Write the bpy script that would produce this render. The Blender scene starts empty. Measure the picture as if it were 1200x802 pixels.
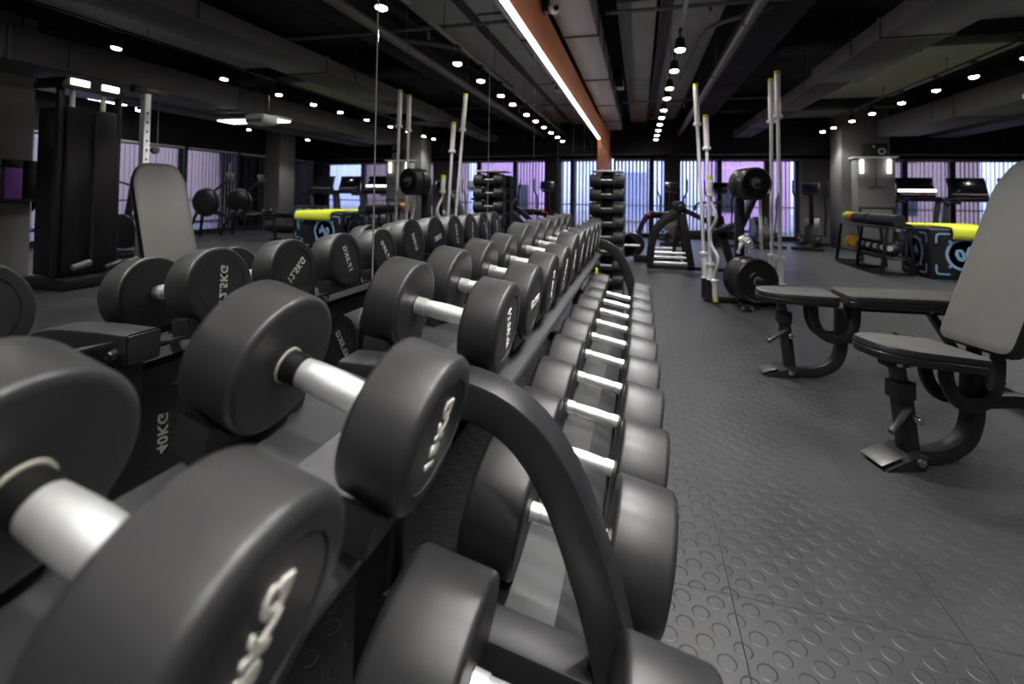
import bpy, bmesh, math, random
from mathutils import Vector, Matrix
random.seed(7)
SC = bpy.context.scene
COL = SC.collection
R = math.radians
V = Vector

# ------------------------------------------------------------------ materials
def new_mat(name):
    m = bpy.data.materials.new(name); m.use_nodes = True
    nt = m.node_tree; b = nt.nodes['Principled BSDF']
    return m, nt, b
def mat(name, col, rough=.5, metal=0., spec=.5, noise=None, bump=None, emit=None, estr=0., coat=0.):
    m, nt, b = new_mat(name)
    c = (col, col, col) if isinstance(col, (int, float)) else col
    b.inputs['Base Color'].default_value = (*c, 1)
    b.inputs['Roughness'].default_value = rough
    b.inputs['Metallic'].default_value = metal
    b.inputs['Specular IOR Level'].default_value = spec
    b.inputs['Coat Weight'].default_value = coat
    if emit:
        b.inputs['Emission Color'].default_value = (*emit, 1)
        b.inputs['Emission Strength'].default_value = estr
    if noise or bump:
        tc = nt.nodes.new('ShaderNodeTexCoord')
    if noise:                                   # (scale, amount): wear in colour and gloss
        n = nt.nodes.new('ShaderNodeTexNoise'); n.inputs['Scale'].default_value = noise[0]; n.inputs['Detail'].default_value = 5
        nt.links.new(tc.outputs['Object'], n.inputs['Vector'])
        mr = nt.nodes.new('ShaderNodeMapRange')
        mr.inputs['To Min'].default_value = 1 - noise[1]; mr.inputs['To Max'].default_value = 1 + noise[1]
        mr.inputs['From Min'].default_value = .3; mr.inputs['From Max'].default_value = .7
        nt.links.new(n.outputs['Fac'], mr.inputs['Value'])
        mx = nt.nodes.new('ShaderNodeVectorMath'); mx.operation = 'SCALE'
        mx.inputs[0].default_value = c
        nt.links.new(mr.outputs[0], mx.inputs['Scale'])
        nt.links.new(mx.outputs[0], b.inputs['Base Color'])
        mt = nt.nodes.new('ShaderNodeMath'); mt.operation = 'MULTIPLY'; mt.inputs[1].default_value = rough
        nt.links.new(mr.outputs[0], mt.inputs[0]); nt.links.new(mt.outputs[0], b.inputs['Roughness'])
    if bump:                                    # (scale, strength, distance)
        n2 = nt.nodes.new('ShaderNodeTexNoise'); n2.inputs['Scale'].default_value = bump[0]; n2.inputs['Detail'].default_value = 3
        nt.links.new(tc.outputs['Object'], n2.inputs['Vector'])
        bp = nt.nodes.new('ShaderNodeBump'); bp.inputs['Strength'].default_value = bump[1]; bp.inputs['Distance'].default_value = bump[2]
        nt.links.new(n2.outputs['Fac'], bp.inputs['Height']); nt.links.new(bp.outputs[0], b.inputs['Normal'])
    return m
M = {}
M['rubber'] = mat('dumbbell_rubber', (.0235, .0235, .024), .40, 0, .5, (9, .14), (420, .25, .0006))
M['rubber_black'] = mat('black_rubber', .02, .5, 0, .5, (12, .15))
M['chrome'] = mat('chrome', (.93, .93, .92), .34, .75, .5, (30, .08), (260, .06, .0004))
M['bar_steel'] = mat('bar_steel', (.97, .97, .96), .36, .35)
M['collar_black'] = mat('collar_black', .014, .3, .4)
M['washer'] = mat('washer_cream', (.45, .43, .37), .5)
M['lettering'] = mat('cream_lettering', (.93, .90, .80), .5)
M['tray'] = mat('tray_metal', (.052, .053, .055), .40, .3, .5, (6, .12), (500, .1, .0004))
M['frame'] = mat('black_powder_coat', (.017, .017, .019), .42, .1, .5, None, (700, .12, .0003))
M['saddle'] = mat('saddle_plastic', .012, .45)
M['pad'] = mat('bench_vinyl', (.085, .083, .077), .46, 0, .45, (14, .06), (300, .12, .0005))
M['pad_side'] = mat('bench_vinyl_black', (.016, .016, .017), .32, 0, .5, None, (200, .15, .0006))
M['bolt'] = mat('zinc_bolt', (.7, .69, .65), .25, 1.)
M['grip_grey'] = mat('grey_grip', .09, .4, .6)
M['concrete'] = mat('column_paint', (.20, .198, .19), .75, 0, .3, (3, .06))
M['dark_wall'] = mat('charcoal_paint', (.03, .03, .032), .7, 0, .3, (3, .1))
M['black_paint'] = mat('black_paint', (.008, .0085, .011), .75, 0, .3, (3, .2))
M['ceil'] = mat('ceiling_black', (.020, .021, .024), .8, 0, .2, (2, .2))
M['ceil_grey'] = mat('ceiling_grey_board', (.29, .30, .305), .8, 0, .3, (1.4, .12))
M['duct'] = mat('duct_lilac_grey', (.30, .29, .295), .5, .1, .4, (2.5, .08))
M['duct_dark'] = mat('duct_dark_grey', (.085, .083, .086), .6, 0, .4, (2.5, .1))
M['pipe'] = mat('pipe_grey', (.12, .12, .12), .5, .2)
M['cable'] = mat('cable_black', .012, .5)
M['orange'] = mat('orange_panel', (.90, .30, .105), .55, 0, .4, (5, .08))
M['brass'] = mat('brass', (.7, .42, .15), .3, 1.)
M['white_plastic'] = mat('white_plastic', .75, .4)
M['black_plastic'] = mat('black_plastic', .012, .35)
M['grey_plastic'] = mat('grey_plastic', .16, .45)
M['screen'] = mat('screen_glass', (.008, .010, .016), .15, 0, .5)
M['lime'] = mat('lime_foam', (.80, .88, .06), .6, 0, .3)
M['orange_foam'] = mat('orange_foam', (.85, .24, .02), .6)
M['green_foam'] = mat('green_foam', (.38, .75, .03), .6)
M['yellow'] = mat('yellow_rubber', (.85, .50, .01), .45)
M['box_black'] = mat('box_vinyl', (.012, .013, .016), .4, 0, .5, (5, .3), (9, .4, .02))
M['box_blue'] = mat('pale_blue_print', (.28, .47, .70), .5)
M['purple'] = mat('purple_plastic', (.42, .16, .75), .5)
M['brown'] = mat('brown_leather', (.20, .095, .05), .55, 0, .4, (30, .4))
M['red'] = mat('red_sticker', (.65, .01, .015), .5)
M['blue'] = mat('blue_plastic', (.01, .03, .5), .4)
M['yellow_cap'] = mat('yellow_end_cap', (.75, .72, .02), .4)
M['bumper'] = mat('bumper_rubber', (.014, .014, .015), .3, 0, .5)
M['stack'] = mat('machine_shroud', (.010, .010, .012), .35, 0, .5)
M['led'] = mat('led_strip', 1., .5, emit=(1., .985, .96), estr=6.)
M['lamp'] = mat('lamp_lens', 1., .5, emit=(1., .975, .92), estr=45.)
M['panel_lamp'] = mat('panel_lens', 1., .5, emit=(.95, .97, 1.), estr=9.)
M['lit_white'] = mat('lit_tube', 1., .5, emit=(1., .98, .94), estr=4.)  # lamp tubes, plus painted glow on the treadmill and machine crown
M['aluminium'] = mat('aluminium_trim', (.5, .5, .5), .4, .9)
M['seam'] = mat('mirror_edge_grey', (.16, .165, .16), .4)
M['frame_win'] = mat('window_frame_dark', (.03, .033, .045), .5, .2)
M['headrail'] = mat('headrail_white', .6, .5)
M['facade_purple'] = mat('facade_purple', (.62, .36, .60), .7)
M['facade_brown'] = mat('facade_brown', (.34, .25, .24), .8)
M['facade_blue'] = mat('facade_pale', (.33, .42, .62), .8)
M['street'] = mat('paving_grey', (.12, .13, .16), .8)

# mirror
m, nt, b = new_mat('mirror_silver')
b.inputs['Base Color'].default_value = (.80, .815, .80, 1); b.inputs['Metallic'].default_value = 1; b.inputs['Roughness'].default_value = 0.0
M['mirror'] = m
# window glass (thin)
m, nt, b = new_mat('window_glass')
out = nt.nodes['Material Output']; tr = nt.nodes.new('ShaderNodeBsdfTransparent'); tr.inputs[0].default_value = (.86, .89, .95, 1)
gl = nt.nodes.new('ShaderNodeBsdfGlossy'); gl.inputs['Roughness'].default_value = .02
fr = nt.nodes.new('ShaderNodeFresnel'); fr.inputs[0].default_value = 1.45
mx = nt.nodes.new('ShaderNodeMixShader'); nt.links.new(fr.outputs[0], mx.inputs[0]); nt.links.new(tr.outputs[0], mx.inputs[1]); nt.links.new(gl.outputs[0], mx.inputs[2])
nt.links.new(mx.outputs[0], out.inputs[0]); M['glass'] = m
# blind slats: cloth that lets daylight through
def slat_mat(name, col, tl):
    m, nt, b = new_mat(name)
    out = nt.nodes['Material Output']; t = nt.nodes.new('ShaderNodeBsdfTranslucent'); t.inputs[0].default_value = (*col, 1)
    d = nt.nodes.new('ShaderNodeBsdfDiffuse'); d.inputs[0].default_value = (*col, 1)
    mx = nt.nodes.new('ShaderNodeMixShader'); mx.inputs[0].default_value = tl
    nt.links.new(d.outputs[0], mx.inputs[1]); nt.links.new(t.outputs[0], mx.inputs[2]); nt.links.new(mx.outputs[0], out.inputs[0])
    return m
M['slat'] = slat_mat('blind_cloth', (.70, .70, .74), .55)
M['slat_dim'] = slat_mat('blind_cloth_dim', (.34, .34, .38), .35)  # same cloth darkened: weaker light on these slats put into the colour

# rubber stud floor
def floor_mat():
    m, nt, b = new_mat('stud_rubber_floor')
    N = nt.nodes.new; L = nt.links.new
    def math_(op, a=None, bb=None, v=None):
        n = N('ShaderNodeMath'); n.operation = op
        if a is not None: L(a, n.inputs[0])
        if bb is not None: L(bb, n.inputs[1])
        if v is not None: n.inputs[1].default_value = v
        return n.outputs[0]
    g = N('ShaderNodeNewGeometry')
    sep = N('ShaderNodeSeparateXYZ'); L(g.outputs['Position'], sep.inputs[0])
    X, Y = sep.outputs[0], sep.outputs[1]
    P = .079
    def cell(off):
        fx = math_('FRACT', math_('ADD', math_('DIVIDE', X, v=P), v=off + 100))
        fy = math_('FRACT', math_('ADD', math_('DIVIDE', Y, v=P), v=off + 100))
        dx = math_('SUBTRACT', fx, v=.5); dy = math_('SUBTRACT', fy, v=.5)
        return math_('SQRT', math_('ADD', math_('MULTIPLY', dx, dx), math_('MULTIPLY', dy, dy)))
    dmin = math_('MINIMUM', cell(0.), cell(.5))
    st = N('ShaderNodeMapRange'); st.interpolation_type = 'SMOOTHSTEP'
    st.inputs['From Min'].default_value = .27; st.inputs['From Max'].default_value = .21
    L(dmin, st.inputs['Value'])
    # worn patches where the studs are nearly flat
    n = N('ShaderNodeTexNoise'); n.inputs['Scale'].default_value = 1.7; n.inputs['Detail'].default_value = 4
    L(g.outputs['Position'], n.inputs['Vector'])
    wr = N('ShaderNodeMapRange'); wr.inputs['From Min'].default_value = .35; wr.inputs['From Max'].default_value = .6
    wr.inputs['To Min'].default_value = .25; wr.inputs['To Max'].default_value = 1.
    L(n.outputs['Fac'], wr.inputs['Value'])
    h = math_('MULTIPLY', st.outputs[0], wr.outputs[0])
    # tile seams every half metre
    def seam(c, off):
        f = math_('FRACT', math_('ADD', math_('DIVIDE', c, v=.5), v=off + 100))
        a = math_('ABSOLUTE', math_('SUBTRACT', f, v=.5))
        s = N('ShaderNodeMapRange'); s.inputs['From Min'].default_value = .497; s.inputs['From Max'].default_value = .4995
        L(a, s.inputs['Value']); return s.outputs[0]
    sm = math_('MAXIMUM', seam(X, .1), seam(Y, .32))
    hh = math_('SUBTRACT', h, math_('MULTIPLY', sm, v=1.2))
    bp = N('ShaderNodeBump'); bp.inputs['Strength'].default_value = .85; bp.inputs['Distance'].default_value = .0022
    L(hh, bp.inputs['Height']); L(bp.outputs[0], b.inputs['Normal'])
    n2 = N('ShaderNodeTexNoise'); n2.inputs['Scale'].default_value = 2.3; n2.inputs['Detail'].default_value = 8; n2.inputs['Roughness'].default_value = .65
    L(g.outputs['Position'], n2.inputs['Vector'])
    cr = N('ShaderNodeValToRGB')
    cr.color_ramp.elements[0].position = .3; cr.color_ramp.elements[0].color = (.024, .025, .0275, 1)
    cr.color_ramp.elements[1].position = .72; cr.color_ramp.elements[1].color = (.046, .047, .048, 1)
    L(n2.outputs['Fac'], cr.inputs[0])
    mx = N('ShaderNodeMix'); mx.data_type = 'RGBA'; L(sm, mx.inputs[0]); L(cr.outputs[0], mx.inputs[6]); mx.inputs[7].default_value = (.018, .018, .019, 1)
    L(mx.outputs[2], b.inputs['Base Color'])
    rr = N('ShaderNodeMapRange'); rr.inputs['To Min'].default_value = .34; rr.inputs['To Max'].default_value = .58
    L(n2.outputs['Fac'], rr.inputs['Value']); L(rr.outputs[0], b.inputs['Roughness'])
    b.inputs['Specular IOR Level'].default_value = .5
    return m
M['floor'] = floor_mat()

# ------------------------------------------------------------------ mesh building
def basis(axis, hint=None):
    a = V(axis).normalized()
    h = V(hint) if hint else (V((0, 0, 1)) if abs(a.z) < .9 else V((1, 0, 0)))
    u = (h - a * h.dot(a)).normalized(); w = a.cross(u)
    return a, u, w
class MB:
    def __init__(s): s.bm = bmesh.new(); s.mi = 0
    def mat(s, i): s.mi = i; return s
    def _f(s, vs):
        try:
            f = s.bm.faces.new(vs); f.material_index = s.mi; f.smooth = True; return f
        except ValueError: return None
    def box(s, c, d, rot=None, bevel=0., seg=2):
        t = bmesh.new(); bmesh.ops.create_cube(t, size=1)
        for v in t.verts: v.co = V((v.co.x * d[0], v.co.y * d[1], v.co.z * d[2]))
        if bevel: bmesh.ops.bevel(t, geom=t.edges[:], offset=min(bevel, min(d) * .49), segments=seg, affect='EDGES', profile=.5)
        mtx = Matrix.Translation(V(c)) @ (rot.to_4x4() if rot is not None else Matrix())
        return s.merge(t, mtx)
    def merge(s, t, mtx=Matrix()):
        vm = {v: s.bm.verts.new(mtx @ v.co) for v in t.verts}
        for f in t.faces: s._f([vm[v] for v in f.verts])
        t.free(); return s
    def bar(s, p0, p1, w, h, side=(0, 1, 0), bevel=.004):
        p0, p1 = V(p0), V(p1); a = (p1 - p0); L = a.length; a.normalize()
        sd = V(side); sd = (sd - a * sd.dot(a)).normalized(); up = a.cross(sd)
        rot = Matrix((a, sd, up)).transposed()
        return s.box((p0 + p1) / 2, (L, w, h), rot, bevel)
    def rings(s, rings, cap=True, closed=False):
        vs = [[s.bm.verts.new(p) for p in r] for r in rings]
        n = len(vs[0]); k = len(vs)
        for i in range(k if closed else k - 1):
            A, B = vs[i], vs[(i + 1) % k]
            for j in range(n): s._f([A[j], A[(j + 1) % n], B[(j + 1) % n], B[j]])
        if cap and not closed: s._f(vs[0][::-1]); s._f(vs[-1])
        return s
    def lathe(s, prof, o, axis, seg=40, hint=None):
        a, u, w = basis(axis, hint); o = V(o)
        return s.rings([[o + a * t + (u * math.cos(2 * math.pi * j / seg) + w * math.sin(2 * math.pi * j / seg)) * max(r, 1e-4) for j in range(seg)] for t, r in prof])
    def cyl(s, p0, p1, r, r2=None, seg=20):
        p0, p1 = V(p0), V(p1); L = (p1 - p0).length
        return s.lathe([(0, r), (L, r if r2 is None else r2)], p0, p1 - p0, seg)
    def rcyl(s, p0, p1, r, b, seg=32):
        p0, p1 = V(p0), V(p1); L = (p1 - p0).length
        pr = [(b * (1 - math.cos(t)), r - b + b * math.sin(t)) for t in [0, .4, .8, 1.2, 1.5708]]
        return s.lathe([(0, r - b)] + pr[1:] + [(L - x, y) for x, y in pr[::-1]], p0, p1 - p0, seg)
    def sphere(s, c, r, sx=1, sy=1, sz=1, seg=20):
        t = bmesh.new(); bmesh.ops.create_uvsphere(t, u_segments=seg, v_segments=seg // 2, radius=r)
        return s.merge(t, Matrix.Translation(V(c)) @ Matrix.Diagonal((sx, sy, sz, 1)))
    def tube(s, path, r, seg=12, closed=False):
        P = [V(p) for p in path]; n = len(P); rings = []; u = None
        for i in range(n):
            if closed: d = (P[(i + 1) % n] - P[i - 1])
            else: d = P[min(i + 1, n - 1)] - P[max(i - 1, 0)]
            d.normalize()
            if u is None: _, u, _ = basis(d)
            u = (u - d * u.dot(d)).normalized(); w = d.cross(u)
            rr = r[i] if isinstance(r, (list, tuple)) else r
            rings.append([P[i] + (u * math.cos(2 * math.pi * j / seg) + w * math.sin(2 * math.pi * j / seg)) * rr for j in range(seg)])
        return s.rings(rings, closed=closed)
    def torus(s, c, axis, Rr, r, seg=32, ss=10):
        a, u, w = basis(axis); c = V(c)
        return s.tube([c + (u * math.cos(2 * math.pi * j / seg) + w * math.sin(2 * math.pi * j / seg)) * Rr for j in range(seg)], r, ss, closed=True)
    def rtube(s, path, w, h, side=(0, 1, 0), b=.006):
        """rectangular tube swept in the plane normal to `side`; w across, h in plane"""
        P = [V(p) for p in path]; n = len(P); sd = V(side).normalized(); rings = []
        for i in range(n):
            d = (P[min(i + 1, n - 1)] - P[max(i - 1, 0)]); d = (d - sd * d.dot(sd)).normalized(); up = d.cross(sd)
            k = 1.
            if 0 < i < n - 1:
                d1 = (P[i] - P[i - 1]).normalized(); d2 = (P[i + 1] - P[i]).normalized()
                k = 1 / max(.5, math.cos(d1.angle(d2) / 2)) if d1.length and d2.length else 1
            W, H = w / 2, h / 2 * k; q = min(b, W * .8, H * .8)
            pts = [(-W + q, -H), (W - q, -H), (W - .3 * q, -H + .3 * q), (W, -H + q), (W, H - q), (W - .3 * q, H - .3 * q), (W - q, H), (-W + q, H), (-W + .3 * q, H - .3 * q), (-W, H - q), (-W, -H + q), (-W + .3 * q, -H + .3 * q)]
            rings.append([P[i] + sd * x + up * y for x, y in pts])
        return s.rings(rings)
    def prism(s, poly, o, ex, ey, depth):
        """polygon in plane (o, ex, ey) extruded along ex x ey by depth"""
        o, ex, ey = V(o), V(ex).normalized(), V(ey).normalized(); nz = ex.cross(ey)
        A = [o + ex * x + ey * y for x, y in poly]
        return s.rings([A, [p + nz * depth for p in A]])
    def build(s, name, mats, parent=None, loc=None, angle=38):
        me = bpy.data.meshes.new(name)
        bmesh.ops.recalc_face_normals(s.bm, faces=s.bm.faces[:])
        s.bm.to_mesh(me); s.bm.free()
        for m in (mats if isinstance(mats, (list, tuple)) else [mats]): me.materials.append(M[m])
        me.set_sharp_from_angle(angle=R(angle))
        return link(name, me, parent, loc)
def link(name, me, parent=None, loc=None):
    o = bpy.data.objects.new(name, me); COL.objects.link(o)
    if parent: o.parent = parent
    if loc: o.location = loc
    return o
def tag(o, label, cat, group=None, kind=None):
    o['label'] = label; o['category'] = cat
    if group: o['group'] = group
    if kind: o['kind'] = kind
    return o
def thing(name, label, cat, loc=(0, 0, 0), rotz=0., group=None):
    o = bpy.data.objects.new(name, None); COL.objects.link(o); o.empty_display_size = .1
    o.location = loc; o.rotation_euler = (0, 0, rotz)
    return tag(o, label, cat, group)
def struct(o): o['kind'] = 'structure'; return o
def copy_tree(o, parent=None):
    c = o.copy(); COL.objects.link(c)
    if parent: c.parent = parent
    for ch in list(o.children): copy_tree(ch, c)
    return c
def smooth_path(pts, n=6):
    """Catmull-Rom through the points"""
    P = [V(p) for p in pts]; P = [P[0] * 2 - P[1]] + P + [P[-1] * 2 - P[-2]]; out = []
    for i in range(1, len(P) - 2):
        a, b_, c, d = P[i - 1:i + 3]
        for k in range(n):
            t = k / n
            out.append(.5 * ((2 * b_) + (c - a) * t + (2 * a - 5 * b_ + 4 * c - d) * t * t + (3 * b_ - a - 3 * c + d) * t ** 3))
    out.append(P[-2]); return out
ORD = ['first', 'second', 'third', 'fourth', 'fifth', 'sixth', 'seventh', 'eighth', 'ninth', 'tenth', 'eleventh', 'twelfth', 'thirteenth', 'fourteenth']
_txt = {}
def text_mesh(s, size, extrude=.0012, off=.02, spacing=1.):
    key = (s, size, extrude, off, spacing)
    if key in _txt: return _txt[key]
    cu = bpy.data.curves.new('lettering', 'FONT'); cu.body = s; cu.size = size; cu.extrude = extrude; cu.offset = off * size
    cu.align_x = 'CENTER'; cu.align_y = 'CENTER'; cu.space_character = spacing; cu.resolution_u = 3
    ob = bpy.data.objects.new('lettering', cu); COL.objects.link(ob)
    bpy.context.view_layer.update()
    me = bpy.data.meshes.new_from_object(ob.evaluated_get(bpy.context.evaluated_depsgraph_get()))
    bpy.data.objects.remove(ob); bpy.data.curves.remove(cu)
    me.name = 'lettering'; _txt[key] = me
    return me
def text_obj(name, s, size, m, parent, mtx, **k):
    me = text_mesh(s, size, **k).copy(); me.materials.clear(); me.materials.append(M[m])
    o = link(name, me, parent); o.matrix_local = mtx
    return o

# ------------------------------------------------------------------ camera
cam = bpy.data.cameras.new('camera'); cam_o = bpy.data.objects.new('camera', cam); COL.objects.link(cam_o); SC.camera = cam_o
YAW, PITCH, ROLL = R(15), R(1.5), R(.8)
fwd = V((-math.sin(YAW) * math.cos(PITCH), math.cos(YAW) * math.cos(PITCH), math.sin(PITCH)))
rt = V((math.cos(YAW), math.sin(YAW), 0)); up = rt.cross(fwd)
r2 = rt * math.cos(ROLL) + up * math.sin(ROLL); u2 = up * math.cos(ROLL) - rt * math.sin(ROLL)
mtx = Matrix((r2, u2, -fwd)).transposed().to_4x4(); mtx.translation = V((.72, 0, 1.0))
cam_o.matrix_world = mtx
cam.sensor_width = 36; cam.lens = 560 / 1200 * 36; cam.shift_x = 0; cam.shift_y = -.1546
cam.clip_start = .02; cam.clip_end = 200
cam.dof.use_dof = True; cam.dof.focus_distance = 1.25; cam.dof.aperture_fstop = 3.2

# ------------------------------------------------------------------ room shell
RX, YB, CZ = 9.3, -2.2, 2.95
def far_y(x): return 12.5 + .12 * x
FA = math.atan(.12)
b_ = MB(); b_.box((RX / 2, 5.9, -.05), (RX + 1.2, 17.0, .1)); struct(b_.build('floor', 'floor'))
b_ = MB(); b_.box((RX / 2, 5.9, CZ + .05), (RX + 1.2, 17.0, .1)); struct(b_.build('ceiling', 'ceil'))
b_ = MB(); b_.box((-.08, (YB + 8.74) / 2, CZ / 2), (.12, 8.74 - YB, CZ)); struct(b_.build('wall_left', 'dark_wall'))
b_ = MB(); b_.box((RX / 2, YB - .06, CZ / 2), (RX, .12, CZ)); struct(b_.build('wall_back', 'dark_wall'))

# orange portal round the mirror: band above, wall beyond
b_ = MB()
for i in range(6):
    y0 = YB + i * 1.88; y1 = min(y0 + 1.876, 8.76)
    if y1 > y0: b_.box((-.002, (y0 + y1) / 2, 2.248), (.034, y1 - y0 - .003, .345), None, .002)
tag(b_.build('orange_fascia_band', 'orange'), 'orange panelled band along the top of the mirrored wall', 'panel')
b_ = MB()
for i in range(7): b_.box((-.01, 10.62, .2 + i * .4), (.08, 3.72, .396), None, .002)
b_.box((-.08, 10.62, 1.45), (.1, 3.72, 2.8))
struct(b_.build('wall_left_orange', 'orange'))
b_ = MB(); b_.box((.006, (YB + 8.7) / 2, 2.063), (.024, 8.7 - YB, .020), None, .003)
tag(b_.build('led_strip', 'led'), 'white glowing light strip along the lower edge of the orange band', 'light')

# mirror panels
seams = [YB, -.9, .16, 1.195, 2.233, 3.264, 4.277, 5.31, 6.37, 7.43, 8.7]
b_ = MB(); b_.box((-.016, (YB + 8.7) / 2, 1.05), (.008, 8.7 - YB, 1.99)); struct(b_.build('trim_1', 'aluminium'))
for y in seams[1:-1]:
    b_ = MB(); b_.box((-.0055, y, 1.05), (.012, .0058, 1.99)); struct(b_.build('trim_2', 'seam'))
pos = ['beside and behind the nearest dumbbells', 'behind the heaviest near dumbbells', 'left of the long vertical seam, behind the arched rack post', 'right of the long vertical seam', 'third from the long vertical seam', 'fourth past the long vertical seam', 'fifth past the long vertical seam', 'third from the far orange wall', 'second from the far orange wall', 'next to the far orange wall']
for i in range(10):
    if i == 0: continue
    y0, y1 = seams[i] + .0035, seams[i + 1] - .0035
    b_ = MB(); b_.box((-.006, (y0 + y1) / 2, 1.05), (.012, y1 - y0, 1.99), None, .0015, 1)
    tag(b_.build('mirror_panel', 'mirror'), 'tall wall mirror panel ' + pos[i], 'mirror', 'mirror panels on the left wall')

# windows: frame, glass, vertical blind
wn = [0]
def window(c, rz, w, z0, z1, slat='slat', ang=50, pitch=.088, drop=0):
    wn[0] += 1
    t = bpy.data.objects.new('window_%d' % wn[0], None); COL.objects.link(t); t.location = c; t.rotation_euler = (0, 0, rz); t['kind'] = 'structure'
    f = MB(); h = z1 - z0; zc = (z0 + z1) / 2
    for sx in (-1, 1): f.box((sx * (w / 2 - .03), 0, zc), (.06, .09, h), None, .004)
    for z in (z0 + .03, z1 - .03): f.box((0, 0, z), (w - .12, .09, .06), None, .004)
    f.box((0, 0, z0 + .75), (w - .12, .05, .03))
    f.build('frame', 'frame_win', t)
    g = MB(); g.box((0, .02, zc), (w - .1, .006, h - .1)); g.build('pane', 'glass', t)
    hr = MB(); hr.box((0, -.10, z1 - .025), (w - .06, .05, .04), None, .004); hr.build('headrail', 'headrail', t)
    s = MB(); n = int((w - .1) / pitch)
    for i in range(n):
        x = -w / 2 + .07 + (i + .5) * (w - .14) / n
        a = R(ang + random.uniform(-4, 4))
        s.box((x, -.10, (z0 + .04 + z1 - .05) / 2), (.084, .0012, h - .1), Matrix.Rotation(a, 3, 'Z'))
    s.build('blind', slat, t)
WZ = 2.0
def far_pt(x): return (x, far_y(x), 0)
for xa, xb, sl, an in [(.06, 1.0, 'slat', 48), (1.0, 1.36, 'slat', 48), (1.62, 2.62, 'slat', 48), (2.62, 3.72, 'slat', 72), (3.72, 4.42, 'slat', 50), (5.15, 5.60, 'slat', 55), (5.95, 6.75, 'slat', 52), (6.75, 7.75, 'slat', 68), (7.75, 9.2, 'slat_dim', 40)]:
    xm = (xa + xb) / 2; window((xm, far_y(xm), 0), FA, (xb - xa) / math.cos(FA), .06, WZ, sl, an)
for i in range(7):
    ya = 2.6 + i * 1.48; window((RX, ya + .74, 0), -math.pi / 2, 1.42, .06, 2.02, 'slat_dim' if i != 4 else 'slat', -46 if i % 2 else -56)
def seg_wall(name, p0, p1, z0, z1, th, m):
    p0, p1 = V((*p0, 0)), V((*p1, 0)); d = p1 - p0
    b = MB(); b.box(((p0.x + p1.x) / 2, (p0.y + p1.y) / 2, (z0 + z1) / 2), (d.length, th, z1 - z0), Matrix.Rotation(math.atan2(d.y, d.x), 3, 'Z'))
    return struct(b.build(name, m))
def fw(x): return (x, far_y(x))
seg_wall('wall_far', fw(-.1), fw(RX + .1), WZ, CZ, .14, 'black_paint')
seg_wall('baseboard_far', fw(-.1), fw(RX + .1), 0, .06, .14, 'dark_wall')
seg_wall('wall_far_block', fw(4.42), fw(5.15), 0, WZ, .3, 'concrete')
seg_wall('wall_right', (RX, YB), (RX, 13.7), 2.02, CZ, .14, 'black_paint')
seg_wall('baseboard_right', (RX, YB), (RX, 13.7), 0, .06, .14, 'dark_wall')
seg_wall('wall_right_near', (RX, YB), (RX, 2.6), .06, 2.02, .14, 'dark_wall')
seg_wall('wall_right_end', (RX, 12.96), (RX, 13.7), .06, 2.02, .14, 'dark_wall')
def column(x0, x1, y0, y1, m='concrete'):
    b = MB(); b.box(((x0 + x1) / 2, (y0 + y1) / 2, CZ / 2), (x1 - x0, y1 - y0, CZ), None, .008); return struct(b.build('column', m))
column(1.30, 1.66, 12.1, 12.55, 'dark_wall')
column(4.74, 5.60, 11.3, 11.9)
column(8.75, 9.25, 10.9, 11.5)
column(6.0, 6.55, 3.3, 3.86)
# dropped bulkhead in front of the far windows
b_ = MB(); b_.box((RX / 2, 12.35, 2.42), (RX, .5, .75), Matrix.Rotation(FA, 3, 'Z')); struct(b_.build('ceiling_bulkhead', 'black_paint'))

# outside: street and buildings seen through the blinds
b_ = MB(); b_.box((6, 22, -.2), (60, 40, .1)); struct(b_.build('ground_outside', 'street'))
def facade(x, y, w, d, h, m, label, z0=0):
    t = thing('building', label, 'building', (x, y, 0))
    b = MB(); b.box((0, 0, z0 + h / 2), (w, d, h)); b.build('wall', m, t)
    b = MB()
    for i in range(int(w / 1.6)):
        for k in range(int(h / 1.8)): b.box((-w / 2 + .8 + i * 1.6, -d / 2 - .01, z0 + 1. + k * 1.8), (.7, .06, .9))
    b.build('windows', 'frame_win', t)
facade(4.3, 19, 2.6, 2, 7, 'facade_purple', 'purple lit building outside behind the blinds left of the wide grey column')
facade(9.2, 20, 4.5, 2, 7, 'facade_brown', 'brownish building outside behind the treadmills')
facade(-3.5, 24, 9, 2, 2.2, 'facade_blue', 'pale low building outside behind the far left blinds')
t = thing('building', 'brownish building enlarged to block the sky beyond the right hand window wall', 'building', (16, 8.6, 0))
b_ = MB(); b_.box((0, 0, 4.5), (2, 24, 9)); b_.build('wall', 'facade_brown', t)  # made long and tall to block bright sky behind the right windows

# ------------------------------------------------------------------ ceiling services
def duct(x0, x1, z0, z1, ys, m, label, flange=.012):
    t = thing('air_duct', label, 'duct', ((x0 + x1) / 2, ys[0], z0))
    w, h = x1 - x0, z1 - z0
    for i in range(len(ys) - 1):
        L = ys[i + 1] - ys[i]; b = MB(); b.box((0, ys[i] - ys[0] + L / 2, h / 2), (w, L - .01, h), None, .004); b.build('duct_section', m, t)
    for y in ys[1:-1]:
        b = MB(); b.box((0, y - ys[0], h / 2), (w + 2 * flange, .035, h + 2 * flange), None, .003); b.build('flange', 'duct_dark', t)
    for y in ys[:-1]:
        for sx in (-1, 1):
            b = MB(); b.cyl((sx * (w / 2 + .02), y - ys[0] + .5, 0), (sx * (w / 2 + .02), y - ys[0] + .5, CZ - z0), .006, seg=8); b.build('hanger', 'cable', t)
    return t
duct(.04, .346, 2.45, 2.72, [-2.1, -.6, .9, 2.6, 4.28, 5.92, 7.6, 9.2, 10.4], 'duct', 'pale grey segmented air duct running beside the orange band')
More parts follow.
